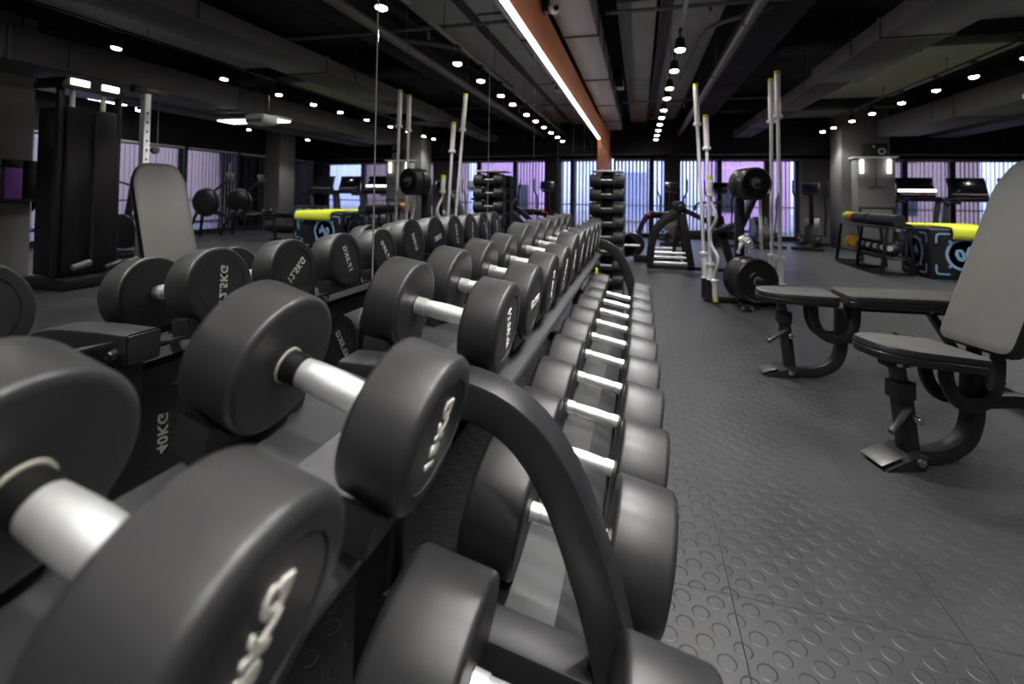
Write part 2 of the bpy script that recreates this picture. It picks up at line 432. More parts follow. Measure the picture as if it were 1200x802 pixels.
duct(2.6, 3.1, 2.33, 2.49, [-2.1, .2, 2.4, 4.5, 6.1], 'duct_dark', 'wide flat grey duct segment nearest the camera on the right ceiling')
duct(2.70, 3.05, 2.36, 2.50, [6.12, 8.2, 10.0, 11.4], 'duct_dark', 'narrower flat grey duct continuing towards the far windows')
duct(5.25, 5.95, 2.28, 2.62, [-2.1, .5, 3.2, 6.0, 8.6, 11.0], 'duct_dark', 'deep grey duct behind the right row of ceiling spotlights')
def beam(x0, x1, y0, y1, z0, z1, m):
    b = MB(); b.box(((x0 + x1) / 2, (y0 + y1) / 2, (z0 + z1) / 2), (x1 - x0, y1 - y0, z1 - z0), None, .01); return struct(b.build('ceiling_beam', m))
# grey ceiling boards between the services
for x0, x1, y0, y1, z in [(.50, .86, YB, 4.4, 2.80), (.50, .86, 4.46, 7.4, 2.80), (.50, .86, 7.46, 11.8, 2.80), (.90, 1.50, YB, 11.8, 2.86)]:
    b_ = MB(); b_.box(((x0 + x1) / 2, (y0 + y1) / 2, z), (x1 - x0, y1 - y0, .02), None, .004); struct(b_.build('ceiling_board', 'ceil_grey'))
b_ = MB(); b_.box((4.15, 5, 2.82), (1.5, 13.5, .02), None, .004); struct(b_.build('ceiling_board', 'ceil_grey'))
b_ = MB(); b_.box((7.6, 6.5, 2.82), (2.4, 10, .02), None, .004); struct(b_.build('ceiling_board', 'ceil_grey'))
for y in (5.7, 9.6): beam(2.2, RX, y, y + .35, 2.66, CZ, 'ceil')
beam(6.6, 7.1, YB, 12, 2.35, CZ, 'duct_dark')
beam(1.75, 2.1, YB, 12, 2.62, CZ, 'ceil')
# main pipe with hangers
t = thing('ceiling_pipe', 'thick grey pipe running lengthwise under the dark ceiling', 'pipe', (1.6, 0, 2.51))
b_ = MB(); b_.cyl((0, YB + .05, 0), (0, 12.1, 0), .045, seg=20); b_.build('pipe', 'pipe', t)
b_ = MB()
for y in (-1, .8, 2.6, 4.4, 6.2, 8, 9.8): b_.cyl((0, y, .04), (0, y, .44), .006, seg=8); b_.cyl((0, y - .015, 0), (0, y + .015, 0), .052, seg=20)
b_.build('hanger', 'pipe', t)
b_ = MB(); b_.tube(smooth_path([(1.28, 7.4, 2.76), (1.30, 6.2, 2.74), (1.34, 5.2, 2.70), (1.42, 4.7, 2.62), (1.56, 4.45, 2.58), (1.75, 4.4, 2.62), (2.0, 4.42, 2.8)]), .022, 10)
tag(b_.build('flexible_hose', 'duct_dark'), 'curved flexible grey hose looping over the thick ceiling pipe', 'hose')
b_ = MB(); b_.cyl((.42, 4.17, 2.6), (3.0, 4.17, 2.6), .018, seg=12)
tag(b_.build('cross_pipe', 'pipe'), 'thin dark pipe crossing the ceiling boards above the near lights', 'pipe')
b_ = MB(); b_.cyl((.42, 8.3, 2.62), (3.0, 8.3, 2.62), .016, seg=12)
tag(b_.build('cross_pipe', 'pipe'), 'thin dark pipe crossing the far ceiling boards', 'pipe')
for (x, y, lb) in [(1.276, 4.24, 'brass sprinkler head hanging from the near thin cross pipe'), (1.419, 8.4, 'brass sprinkler head hanging below the far cross pipe')]:
    t = thing('sprinkler_head', lb, 'sprinkler', (x, y, 2.6))
    b_ = MB(); b_.cyl((0, 0, -.02), (0, 0, -.05), .011, seg=12); b_.cyl((0, 0, -.075), (0, 0, -.079), .018, seg=16)
    for s in (-1, 1): b_.tube([(s * .008, 0, -.048), (s * .015, 0, -.06), (s * .004, 0, -.076)], .003, 6)
    b_.build('nozzle', 'brass', t)
    b_ = MB(); b_.cyl((0, 0, .01), (0, 0, -.022), .012, seg=12); b_.build('fitting', 'pipe', t)
# cable bundle
t = thing('cable_bundle', 'bundle of black cables clipped along the grey ceiling boards', 'cables', (0, 0, 0))
for i in range(5):
    b_ = MB(); x = .915 + i * .022
    b_.tube([(x + .004 * math.sin(y * 1.7 + i), y, 2.834 + .003 * math.cos(y * 2 + i)) for y in [YB + .1 + k * .7 for k in range(20)]], .009, 8); b_.build('cable', 'cable', t)
# small bracket and junction box on the black strip
t = thing('ceiling_bracket', 'small metal bracket box fixed between the grey duct and ceiling boards', 'bracket', (.44, 6.9, 2.5))
b_ = MB(); b_.box((0, 0, .05), (.10, .16, .012)); b_.box((.045, 0, .1), (.01, .16, .10)); b_.build('plate', 'aluminium', t)
b_ = MB(); b_.box((-.01, 0, .19), (.10, .14, .25), None, .004); b_.build('box', 'black_plastic', t)
# security camera on the orange band
t = thing('security_camera', 'white security camera with black mount on the orange band', 'camera', (.055, 3.42, 2.40))
b_ = MB(); b_.box((-.01, 0, .0), (.05, .07, .10), None, .006); b_.cyl((.0, 0, -.02), (.03, -.0, -.045), .02, seg=14); b_.build('mount', 'black_plastic', t)
b_ = MB(); b_.sphere((.055, -.02, -.03), .042, 1, 1.15, 1, 24); b_.build('housing', 'white_plastic', t)
b_ = MB(); b_.cyl((.07, -.055, -.04), (.078, -.075, -.045), .02, seg=18); b_.build('lens', 'black_plastic', t)
t = thing('wall_speaker', 'small white cased speaker clipped at the top of the orange band', 'speaker', (.05, 3.05, 2.41))
b_ = MB(); b_.box((.0, 0, 0), (.06, .12, .08), None, .012); b_.build('body', 'white_plastic', t)
b_ = MB(); b_.cyl((.031, 0, 0), (.036, 0, 0), .024, seg=18); b_.build('cone', 'black_plastic', t)

# track spotlights
def make_spot():
    t = thing('track_spotlight', 'x', 'ceiling light')
    b = MB(); b.box((0, 0, .115), (.03, .10, .02), None, .003); b.cyl((0, 0, .105), (0, 0, .05), .007, seg=8); b.tube([(-.032, 0, .0), (-.034, 0, .045), (0, 0, .052), (.034, 0, .045), (.032, 0, .0)], .005, 6); b.build('bracket', 'black_plastic', t)
    b = MB(); b.lathe([(0, .022), (.02, .040), (.10, .048), (.118, .048), (.118, .044), (.110, .043)], (0, 0, .055), (0, -.12, -1), 20); b.build('housing', 'black_plastic', t)
    b = MB(); b.lathe([(0, .001), (0, .042), (.008, .037), (.016, .001)], (0, -.0125, -.060), (0, -.12, -1), 20); b.build('lens', 'lamp', t)
    return t
spot0 = make_spot(); used = [False]
def place_spot(x, y, z, label, group, power=0, rz=0., spread=110):
    o = spot0 if not used[0] else copy_tree(spot0)
    used[0] = True
    o.location = (x, y, z); o.rotation_euler = (0, 0, rz); o['label'] = label; o['group'] = group
    if power:
        l = bpy.data.lights.new('spot_beam', 'SPOT'); l.energy = power; l.spot_size = R(spread); l.spot_blend = .6; l.shadow_soft_size = .06; l.color = (1, .985, .955)
        lo = bpy.data.objects.new('spot_beam', l); COL.objects.link(lo); lo.location = (x, y - .014, z - .075); lo.rotation_euler = (0, 0, 0)
ys = [4.46, 5.19, 6.01, 6.61, 7.49, 8.18, 8.92, 9.69, 10.46, 11.2, 11.8]
for i, y in enumerate(ys):
    place_spot(1.055, y, 2.38, ORD[i] + ' glowing spotlight from the near end of the track above the aisle', 'spotlights on the aisle track', 46 if i % 2 == 0 else 0)
for i, y in enumerate([-1.6, -.6, .3, 1.2, 2.1, 3.0]):
    place_spot(1.055, y, 2.38, ORD[i] + ' spotlight added out of view on the track over the camera', 'added unseen spotlights on the near track', 62)  # unseen lamps added to light the near dumbbells
for j, (x, z, yy, nm) in enumerate([(4.4, 2.5, [-.8, .8, 2.2, 3.6, 4.9, 5.85, 6.62, 7.34, 8.18, 9.1, 9.88, 10.72, 11.3], 'right hand'), ]):
    for i, y in enumerate(yy):
        place_spot(x, y, z, ORD[i] + ' glowing spotlight from the near end of the right hand ceiling track', 'spotlights on the right hand track', (95 if y < 5 else 48) if i % 2 == 0 else 0)
for i, y in enumerate([1.5, 4.0, 6.5, 9.0, 11]):
    place_spot(7.95, y, 2.5, ORD[i] + ' added spotlight from the near end of the track by the window wall', 'added spotlights by the window wall', 42)  # row added to brighten the right side of the room
for x, z, y0, y1, lb in [(1.055, 2.505, 3.8, 12.0, 'slim track carrying the row of spotlights above the aisle'), (1.055, 2.505, -2, 3.4, 'slim added track out of view over the camera above the dumbbell rack'), (4.4, 2.625, -1.2, 11.6, 'slim black track carrying the right hand row of spotlights'), (7.95, 2.625, 1, 11.5, 'slim black track for the added lamps near the window wall')]:
    t = thing('light_track', lb, 'track', (x, y0, z))
    b_ = MB(); b_.box((0, (y1 - y0) / 2, .012), (.036, y1 - y0, .022), None, .003); b_.build('rail', 'aluminium' if x < 2 else 'black_plastic', t)
    b_ = MB()
    k = y0 + .3
    while k < y1: b_.cyl((0, k - y0, .02), (0, k - y0, CZ - z - .08), .004, seg=6); k += 1.6
    b_.build('suspension', 'black_plastic', t)
# ceiling panels in the right half (seen in the mirror)
for (x, y, z, w, d, lb) in [(5.55, 6.6, 2.20, 1.15, .34, 'bright rectangular ceiling panel light in front of the deep grey duct, seen in the mirror'), (7.6, 4.6, 2.6, .6, .6, 'square ceiling panel light behind the tall cable machine'), (8.3, 6.4, 2.6, .6, .6, 'square ceiling panel light near the window wall')]:
    t = thing('panel_light', lb, 'ceiling light', (x, y, z))
    b_ = MB(); b_.box((0, 0, .03), (w + .04, d + .04, .05), None, .006); b_.cyl((-w / 3, 0, .05), (-w / 3, 0, CZ - z if z > 2.3 else .078), .005, seg=6); b_.cyl((w / 3, 0, .05), (w / 3, 0, CZ - z if z > 2.3 else .078), .005, seg=6); b_.build('housing', 'white_plastic', t)
    b_ = MB(); b_.box((0, 0, 0), (w, d, .012)); b_.build('diffuser', 'panel_lamp', t)

t = thing('air_conditioner', 'white boxy ceiling unit beside the rectangular panel light, seen in the mirror', 'air conditioner', (4.70, 5.85, 2.00))
b_ = MB(); b_.box((0, 0, .08), (.34, .30, .14), None, .03); b_.build('casing', 'white_plastic', t)
b_ = MB(); b_.box((0, -.155, .05), (.26, .012, .05), None, .004); b_.build('grille', 'grey_plastic', t)
for sx in (-.12, .12): b_ = MB(); b_.cyl((sx, 0, .14), (sx, 0, CZ - 2.00), .008, seg=8); b_.build('hanger', 'black_plastic', t)
# ------------------------------------------------------------------ dumbbell racks
ARCH_Y = .74
def arch_frame(parent, y):
    up_path = smooth_path([(.235, y, .69), (.34, y, .69), (.44, y, .685), (.51, y, .665), (.565, y, .625), (.612, y, .555), (.65, y, .46), (.685, y, .34), (.712, y, .18), (.73, y, .02)], 5)
    b = MB(); b.rtube(up_path, .07, .062, (0, 1, 0), .008); b.build('arched_post', 'frame', parent)
    b = MB(); b.bar((.30, y, .66), (.30, y, .02), .06, .06, (0, 1, 0), .005); b.bar((.10, y, .03), (.78, y, .03), .07, .05, (0, 1, 0), .006); b.build('rear_upright', 'frame', parent)
    b = MB(); b.bar((.32, y, .335), (.685, y, .275), .07, .05, (0, 1, 0), .005); b.build('lower_arm', 'frame', parent)
    b = MB(); b.box((.234, y, .69), (.006, .064, .056), None, .003); b.build('end_cap', 'rubber_black', parent)
    b = MB(); b.lathe([(0, .011), (.006, .011), (.006, .008), (.014, .008), (.015, .005)], (.262, y - .034, .682), (0, -1, 0), 6); b.build('bolt', 'bolt', parent)
UT = R(9); LT = R(11)
def upper_axis(x): return .787 - (x - .205) * math.tan(UT)
NT = R(15.5)
def near_axis(x): return .786 - (x - .38) * math.tan(NT)
def lower_axis(x): return .386 - (x - .515) * math.tan(LT)
def tray(parent, y0, y1, kind):
    b = MB(); th = .005
    P = {'upper': [(.215, .692), (.322, .672), (.466, .616)], 'near': [(.25, .712), (.345, .690), (.44, .630)], 'lower': [(.47, .272), (.58, .248), (.72, .185)]}[kind]
    a, m, c = P
    poly = [a, m, c, (c[0] + .004, c[1] - .004), (c[0] + .003, c[1] - .014), (c[0] - th + .002, c[1] - .014), (c[0] - th, c[1] - th), (m[0] - .002, m[1] - th), (a[0], a[1] - th)]
    b.prism(poly, (0, y1, 0), (1, 0, 0), (0, 0, 1), y1 - y0)
    b.build('lower_tray' if kind == 'lower' else 'upper_tray', 'tray', parent, angle=8)
    b = MB(); xm = (a[0] + c[0]) / 2
    b.bar((xm, y0, c[1] - .03), (xm, y1, c[1] - .03), .05, .05, (1, 0, 0)); b.build('tray_beam', 'frame', parent)
def saddle_mesh(Rh):
    b = MB(); w = .085; n = 8
    arc = [(Rh * 1.02 * math.sin(t), -Rh * 1.02 * math.cos(t)) for t in [(-1 + 2 * k / n) * .86 for k in range(n + 1)]]
    poly = [(-Rh * .96, -Rh * 1.13), (Rh * .96, -Rh * 1.13), (Rh * .96, arc[-1][1] - .002), (Rh * .93, arc[-1][1] + .004)] + [(y, z - .002) for y, z in arc[::-1]] + [(-Rh * .93, arc[0][1] + .004), (-Rh * .96, arc[0][1] - .002)]
    b.prism(poly, (-.022, 0, 0), (0, 1, 0), (0, 0, 1), .044)
    bmesh.ops.recalc_face_normals(b.bm, faces=b.bm.faces[:])
    me = bpy.data.meshes.new('saddle'); b.bm.to_mesh(me); b.bm.free(); me.materials.append(M['saddle']); me.set_sharp_from_angle(angle=R(35)); return me
def head_mesh(Rh, t, b=.009):
    prof = [(0, .02), (0, Rh - b * 1.2)]
    for a in (.4, .8, 1.2, 1.5708): prof.append((b * (1 - math.cos(a)), Rh - b + b * math.sin(a)))
    c = .011
    for a in (1.5708, 1.2, .8, .4, 0): prof.append((t - c * (1 - math.cos(a)), Rh - c + c * math.sin(a)))
    prof += [(t, .72 * Rh), (t - .0012, .712 * Rh), (t - .003, .707 * Rh), (t - .003, .697 * Rh), (t - .0012, .69 * Rh), (t - .001, .02)]
    m = MB(); m.lathe(prof, (0, 0, 0), (1, 0, 0), 72)
    bmesh.ops.recalc_face_normals(m.bm, faces=m.bm.faces[:])
    me = bpy.data.meshes.new('head'); m.bm.to_mesh(me); m.bm.free(); me.materials.append(M['rubber']); me.set_sharp_from_angle(angle=R(40)); return me
_hm = {}
def dumbbell(spec, label, group, loc, tilt, text, a_out, a_in, spin=0.):
    Rh, th, gl, hr, collar = spec
    root = thing('dumbbell', label, 'dumbbell', loc, 0, group); root.rotation_euler = (0, tilt, 0)
    if spec not in _hm:
        b = MB(); g = gl / 2
        pr = [(-g, hr * .72), (-g, hr * .72), (-g + .018, hr * .72), (-g + .020, hr * .93)]
        pr += [(-g + .024 + (gl - .048) * k / 10, hr * (.95 + .10 * math.sin(math.pi * k / 10))) for k in range(11)]
        pr += [(g - .020, hr * .93), (g - .018, hr * .72), (g, hr * .72)]
        b.lathe(pr, (0, 0, 0), (1, 0, 0), 28)
        h = b.build('handle', 'chrome', root)
        cb = MB(); cb.lathe([(0, hr * 1.06), (.022, hr * 1.06), (.024, hr * .9)], (-g, 0, 0), (1, 0, 0), 24)
        cl = cb.build('collar', collar, root)
        wb = MB(); wb.lathe([(-.001, hr * 1.2), (.0015, hr * 1.2), (.002, hr * .8)], (-g, 0, 0), (1, 0, 0), 24)
        ws = wb.build('washer', 'washer' if collar == 'collar_black' else 'rubber_black', root)
        _hm[spec] = (h.data, cl.data, ws.data, head_mesh(Rh, th))
    else:
        for n, d in zip(('handle', 'collar', 'washer'), _hm[spec][:3]): link(n, d, root)
    for n, d in zip(('collar', 'washer'), _hm[spec][1:3]): link(n, d, root).rotation_euler = (0, 0, math.pi)
    hd = _hm[spec][3]
    for s in (1, -1):
        o = link('head', hd, root); o.location = (s * gl / 2, 0, 0); o.rotation_euler = (0, 0, 0 if s > 0 else math.pi)
        mt = Matrix.Translation((th - .001, 0, 0)) @ Matrix.Rotation(a_out if s > 0 else a_in, 4, 'X') @ Matrix(((0, 0, 1, 0), (1, 0, 0, 0), (0, 1, 0, 0), (0, 0, 0, 1)))
        m_ = text_obj('weight_marking', text, (.037 if Rh < .085 else .0305) * Rh / .1, 'lettering', o, mt, extrude=.0012, off=.035, spacing=1.1); m_['label'] = 'cream raised lettering ' + text
    return root
# frames
rackA = thing('dumbbell_rack', 'black two tier dumbbell rack with arched posts along the mirror', 'rack')
arch_frame(rackA, ARCH_Y); arch_frame(rackA, 3.36)
tray(rackA, .785, 3.32, 'upper'); tray(rackA, .785, 3.32, 'lower')
rackB = thing('dumbbell_rack', 'near section of black dumbbell rack at the lower left corner', 'rack')
tray(rackB, -1.2, .695, 'near'); tray(rackB, -1.2, .695, 'lower'); arch_frame(rackB, -1.24)
S_UP_S = (.088, .074, .124, .0165, 'chrome')
S_UP_L = (.101, .074, .124, .0165, 'chrome')
S_NEAR = (.083, .076, .128, .0180, 'collar_black')
S_LOW = (.117, .108, .150, .0170, 'chrome')
S_LOWN = (.116, .116, .172, .0175, 'chrome')
sad = {}
def add_saddles(rack, spec, loc, tilt):
    Rh, th, gl, hr, _ = spec
    if Rh not in sad: sad[Rh] = saddle_mesh(Rh)
    for s in (-1, 1):
        o = link('saddle', sad[Rh], rack); d = V((s * (gl / 2 + th / 2), 0, 0)); d.rotate(Matrix.Rotation(tilt, 3, 'Y'))
        o.location = V(loc) + d; o.rotation_euler = (0, tilt, 0)
UPX = .342
wts = ['12.5KG', '12.5KG', '17.5KG', '17.5KG', '20KG', '20KG', '22.5KG', '22.5KG', '25KG', '25KG']
aout = [-68, 4, -76, 82, -80, 84, -82, 78, 86, 84]
ain = [100, 142, 75, 60, 255, 170, 90, 112, 72, 105]
for i in range(10):
    sp = S_UP_S if i < 4 else S_UP_L
    loc = (UPX, .900 + .2435 * i, upper_axis(UPX) + (sp[0] - .088))
    dumbbell(sp, ORD[i] + ' black round dumbbell beyond the near arched post on the upper tier, marked ' + wts[i], 'dumbbells on the upper tier', loc, UT, wts[i], R(aout[i]), R(ain[i]))
    add_saddles(rackA, sp, loc, UT)
for i, (y, lab) in enumerate([(.487, 'black round 15KG dumbbell on the upper tier just before the near arched post'), (.232, 'nearest black round 15KG dumbbell, filling the lower left corner of the upper tier')]):
    loc = (.378, y, near_axis(.38) - .008)
    dumbbell(S_NEAR, lab, 'near dumbbells on the upper tier', loc, NT, '15KG', R(76), R(96)); add_saddles(rackB, S_NEAR, loc, NT)
LOX = .59
lw = ['40KG', '40KG', '42.5KG', '42.5KG', '45KG', '45KG', '47.5KG', '47.5KG', '50KG', '50KG']
for i in range(10):
    loc = (LOX, .930 + .245 * i, lower_axis(LOX))
    dumbbell(S_LOW, ORD[i] + ' black heavy dumbbell beyond the near arched post on the lower tier', 'dumbbells on the lower tier', loc, LT, lw[i], R(80 + 17 * i), R([98, 90, 120, 70, 95, 110, 80, 100, 90, 90][i]))
    add_saddles(rackA, S_LOW, loc, LT)
for i, (y, lab) in enumerate([(.584, 'black heavy dumbbell on the lower tier just before the near arched post'), (.335, 'black heavy dumbbell hidden lowest under the nearest upper dumbbell')]):
    loc = (LOX + .012, y, lower_axis(LOX + .012)); dumbbell(S_LOWN, lab, 'near dumbbells on the lower tier', loc, LT, '40KG', R(80), R(98)); add_saddles(rackB, S_LOWN, loc, LT)
# little yellow clip on the tray lip, part of the rack
b_ = MB(); b_.box((.497, 2.62, upper_axis(.49) - .14), (.012, .03, .035), None, .003); o = b_.build('label_clip', 'yellow_cap', rackA); o['label'] = 'small yellow clip on the tray lip'

# ------------------------------------------------------------------ adjustable benches
def pad_mesh(outline, t, bev=.016, crown=.0012):
    """upholstered pad: outline in (u, v), top at z=0; material 0 top, 1 side"""
    P = [V((u, v, 0)) for u, v in outline]; c = sum(P, V()) / len(P); n = len(P)
    def ring(inset, z):
        out = []
        for i in range(n):
            d1 = (P[i] - P[i - 1]).normalized(); d2 = (P[(i + 1) % n] - P[i]).normalized(); d = (d1 + d2).normalized()
            nrm = V((-d.y, d.x, 0)); out.append(P[i] + nrm * inset + V((0, 0, z)))
        return out
    b = MB()
    seq = [(bev, -t), (bev * .3, -t + bev * .3), (0, -t + bev), (0, -t * .52), (.003, -t * .47), (0, -t * .42), (0, -bev), (bev * .3, -bev * .3), (bev, 0), (.034, crown)]
    rings = [[b.bm.verts.new(p) for p in ring(i, z)] for i, z in seq]
    for k in range(len(rings) - 1):
        b.mi = 0 if k >= 7 else 1
        for j in range(n): b._f([rings[k][j], rings[k][(j + 1) % n], rings[k + 1][(j + 1) % n], rings[k + 1][j]])
    b.mi = 0; b._f(rings[-1]); b.mi = 1; b._f(rings[0][::-1])
    return b
def round_outline(pts, r, k=5):
    out = []; n = len(pts)
    for i in range(n):
        p = V((*pts[i], 0)); a = V((*pts[i - 1], 0)); c = V((*pts[(i + 1) % n], 0))
        p0 = p + (a - p).normalized() * r; p1 = p + (c - p).normalized() * r
        for j in range(k + 1):
            t = j / k; q = p0 * (1 - t) ** 2 + p * 2 * t * (1 - t) + p1 * t * t; out.append((q.x, q.y))
    return out
def bench(loc, rz, label, back_deg, seat_deg, sz=.47):
    """front of the seat at x=0, long axis +x"""
    t = thing('adjustable_bench', label, 'weight bench', loc, R(rz), 'adjustable benches')
    SL = .39
    st = round_outline([(0, -.075), (.10, -.128), (SL, -.145), (SL, .145), (.10, .128), (0, .075)], .05)
    o = pad_mesh(st, .062).build('seat', ['pad', 'pad_side'], t); o.location = (-.01, 0, sz + .065 * SL * 0 + math.sin(R(seat_deg)) * SL); o.rotation_euler = (0, R(seat_deg), 0)
    hx, hz = SL + .02, sz - .01
    bl = .80
    bt = round_outline([(0, -.145), (bl - .12, -.15), (bl, -.10), (bl, .10), (bl - .12, .15), (0, .145)], .05)
    o = pad_mesh(bt, .065).build('backrest', ['pad', 'pad_side'], t); o.location = (hx, 0, hz + .02); o.rotation_euler = (0, R(-back_deg), 0)
    ca, sa = math.cos(R(back_deg)), math.sin(R(back_deg))
    def bk(u, dz=-.085): return (hx + u * ca - dz * sa, hz + .02 + u * sa + dz * ca)
    b = MB(); p, q = bk(.03), bk(.60); b.bar((p[0], 0, p[1]), (q[0], 0, q[1]), .05, .04); b.build('back_support', 'frame', t)
    # seat post with sleeve, pop pin and handle
    b = MB(); b.bar((.115, 0, sz - .045), (.135, 0, sz - .17), .042, .042); b.build('seat_post', 'grip_grey', t)
    b = MB(); b.bar((.130, 0, sz - .13), (.165, 0, .03), .052, .056); b.build('post_sleeve', 'frame', t)
    b = MB(); b.box((.133, 0, sz - .155), (.075, .068, .07), None, .008); b.build('sleeve_collar', 'rubber_black', t)
    b = MB(); b.box((.115, 0, sz - .045), (.10, .062, .045), None, .008); b.build('seat_bracket', 'frame', t)
    for x in (.10, .145):
        b = MB(); b.lathe([(0, .013), (.007, .012), (.009, .004)], (x, -.032, sz - .048), (0, -1, 0), 14); b.build('bolt', 'bolt', t)
    b = MB(); b.rcyl((.15, -.02, sz - .22), (.035, -.07, sz - .285), .012, .004, 16); b.build('pull_handle', 'grip_grey', t)
    b = MB(); b.rcyl((.155, -.03, sz - .25), (.155, -.07, sz - .25), .014, .003, 16); b.build('pop_pin', 'bolt', t)
    # front foot plate
    b = MB(); b.prism([(.0, .0), (.15, .0), (.17, .05), (.13, .055), (.02, .012)], (.02, .065, 0), (1, 0, 0), (0, 0, 1), .13); b.build('foot_plate', 'frame', t)
    b = MB(); b.box((.055, 0, .031), (.09, .11, .006), Matrix.Rotation(R(-21), 3, 'Y'), .002); b.build('foot_pad', 'grip_grey', t)
    b = MB(); b.lathe([(0, .016), (.008, .015), (.011, .004)], (.155, -.064, .035), (0, -1, 0), 16); b.build('bolt', 'bolt', t)
    # main J shaped spine
    p = smooth_path([(.15, 0, .035), (.24, 0, .030), (.32, 0, .045), (.385, 0, .09), (.415, 0, .16), (.42, 0, .24), (.42, 0, .40)], 5)
    b = MB(); b.rtube(p, .058, .055); b.build('spine', 'frame', t)
    # U bracket carrying the pads
    p = smooth_path([(.27, 0, .405), (.275, 0, .33), (.305, 0, .265), (.36, 0, .235), (.42, 0, .245), (.462, 0, .29), (.475, 0, .36), (.475, 0, .455)], 5)
    for s in (-1, 1):
        b = MB(); b.rtube([V((q.x, s * .045, q.z)) for q in p], .022, .05); b.build('hinge_bracket', 'frame', t)
    b = MB(); b.lathe([(0, .016), (.006, .015), (.008, .004)], (.465, -.057, .44), (0, -1, 0), 16); b.build('bolt', 'bolt', t)
    # rear ladder beam and rear foot
    lad = smooth_path([(.42, 0, .235), (.60, 0, .235), (.80, 0, .205), (1.00, 0, .13), (1.15, 0, .05)], 5)
    b = MB(); b.rtube(lad, .05, .05)
    b.build('ladder_beam', 'frame', t)
    ladder = [c for c in t.children if c.name.startswith('ladder_beam')][0]
    for k in range(5):
        x = .66 + k * .085; z = .262 - max(0, x - .62) * .16 - max(0, x - .8) * .18
        b = MB(); b.prism([(0, 0), (.03, 0), (.028, .035), (.014, .02)], (x, .025, z - .005), (1, 0, 0), (0, 0, 1), .05); b.build('ladder_notch', 'frame', ladder)
    b = MB(); b.bar((1.15, -.22, .04), (1.15, .22, .04), .06, .06, (1, 0, 0), .008); b.build('rear_foot', 'frame', t)
    for s in (-1, 1):
        b = MB(); b.cyl((1.15, s * .225, .038), (1.15, s * .25, .038), .036, seg=20); b.build('wheel', 'rubber_black', t)
    # strut
    q = bk(.42)
    if back_deg > 30: e = (.80, .225)
    else: e = (.98, .16)
    b = MB(); b.bar((q[0], 0, q[1]), (e[0], 0, e[1]), .06, .03); b.build('strut', 'frame', t)
    b = MB(); b.lathe([(0, .011), (.006, .010), (.008, .003)], (q[0], -.032, q[1]), (0, -1, 0), 14); b.build('bolt', 'bolt', t)
    return t
bench((1.565, 2.145, 0), 17, 'grey topped adjustable bench nearest the camera with its backrest raised', 67.5, 6, .435)
bench((1.39, 3.08, 0), 0, 'grey topped adjustable bench behind the near one with its backrest lying flat', 1, 0, .485)

# ------------------------------------------------------------------ bar and plate tree
PT = V((1.65, 5.0, 0))
t = thing('plate_tree', 'black bar holder and plate tree standing on the floor past the dumbbell rack', 'plate rack', PT)
b_ = MB(); b_.bar((-.31, .06, .03), (.35, .03, .03), .08, .05, (0, 1, 0)); b_.build('base_bar', 'frame', t)
b_ = MB(); b_.bar((0, -.34, .03), (0, .40, .03), .08, .05, (1, 0, 0)); b_.build('base_foot', 'frame', t)
b_ = MB(); b_.bar((0, .04, .03), (0, .04, 1.24), .08, .075, (1, 0, 0)); b_.build('post', 'frame', t)
pd = V((.34, -.94, 0)).normalized()
for z, l in ((1.145, .36), (.27, .40), (.62, .17)):
    b_ = MB(); b_.cyl((0, .04, z), tuple(V((0, .04, z)) + pd * l), .024, seg=16); b_.build('peg', 'bar_steel' if z == .62 else 'frame', t)
for x, y, hs in ((-.29, .06, ((0, .06), (.035, -.05))), (.32, .03, ((0, .15), (.02, -.07)))):
    for dx, dy in hs:
        b_ = MB(); b_.lathe([(0, .042), (.20, .042), (.20, .034), (.012, .034), (.012, .001)], (x + dx, y + dy, .02), (0, 0, 1), 20); b_.build('bar_holder', 'frame', t)
        b_ = MB(); b_.torus((x + dx, y + dy, .22), (0, 0, 1), .038, .006, 20, 6); b_.build('holder_ring', 'bar_steel', t)
for dx, dy in ((-.04, -.345), (.04, -.345)):
    b_ = MB(); b_.lathe([(0, .014), (.006, .013), (.008, .004)], (dx, dy + .004, .035), (0, -1, 0), 12); b_.build('bolt', 'bolt', t)
def plate(c, r, th, label, red=False):
    t = thing('bumper_plate', label, 'weight plate', c, 0, 'bumper plates on the tree'); t.rotation_euler = pd.to_track_quat('X', 'Z').to_euler()
    b = MB(); b.lathe([(0, .028), (0, r * .80), (.008, r * .84), (0, r * .90), (0, r - .012), (.012, r), (th - .012, r), (th, r - .012), (th, r * .90), (th - .012, r * .84), (th - .012, r * .42), (th, r * .38), (th, .028)], (-th / 2, 0, 0), (1, 0, 0), 48); b.build('disc', 'bumper', t)
    b = MB(); b.lathe([(0, .045), (.008, .045), (.010, .028), (.002, .028)], (th / 2 - .006, 0, 0), (1, 0, 0), 24); b.build('hub', 'grey_plastic', t)
    if red:
        b = MB(); b.lathe([(0, .034), (.004, .033)], (th / 2 - .010, .05, -r * .46), (1, 0, 0), 20); b.build('red_sticker', 'red', t)
base = V((PT.x, PT.y + .04, 0))
for z, ds, r, th in ((1.145, (.11, .235), .152, .105), (.262, (.12, .25), .205, .115)):
    for k, d in enumerate(ds):
        c = base + pd * d + V((0, 0, z - .0))
        plate(c, r, th, ('outer ' if k else 'inner ') + 'black bumper plate on the ' + ('upper' if z > 1 else 'lower') + ' peg of the plate tree' + (', with a red sticker' if k and z < 1 else ''), bool(k and z < 1))
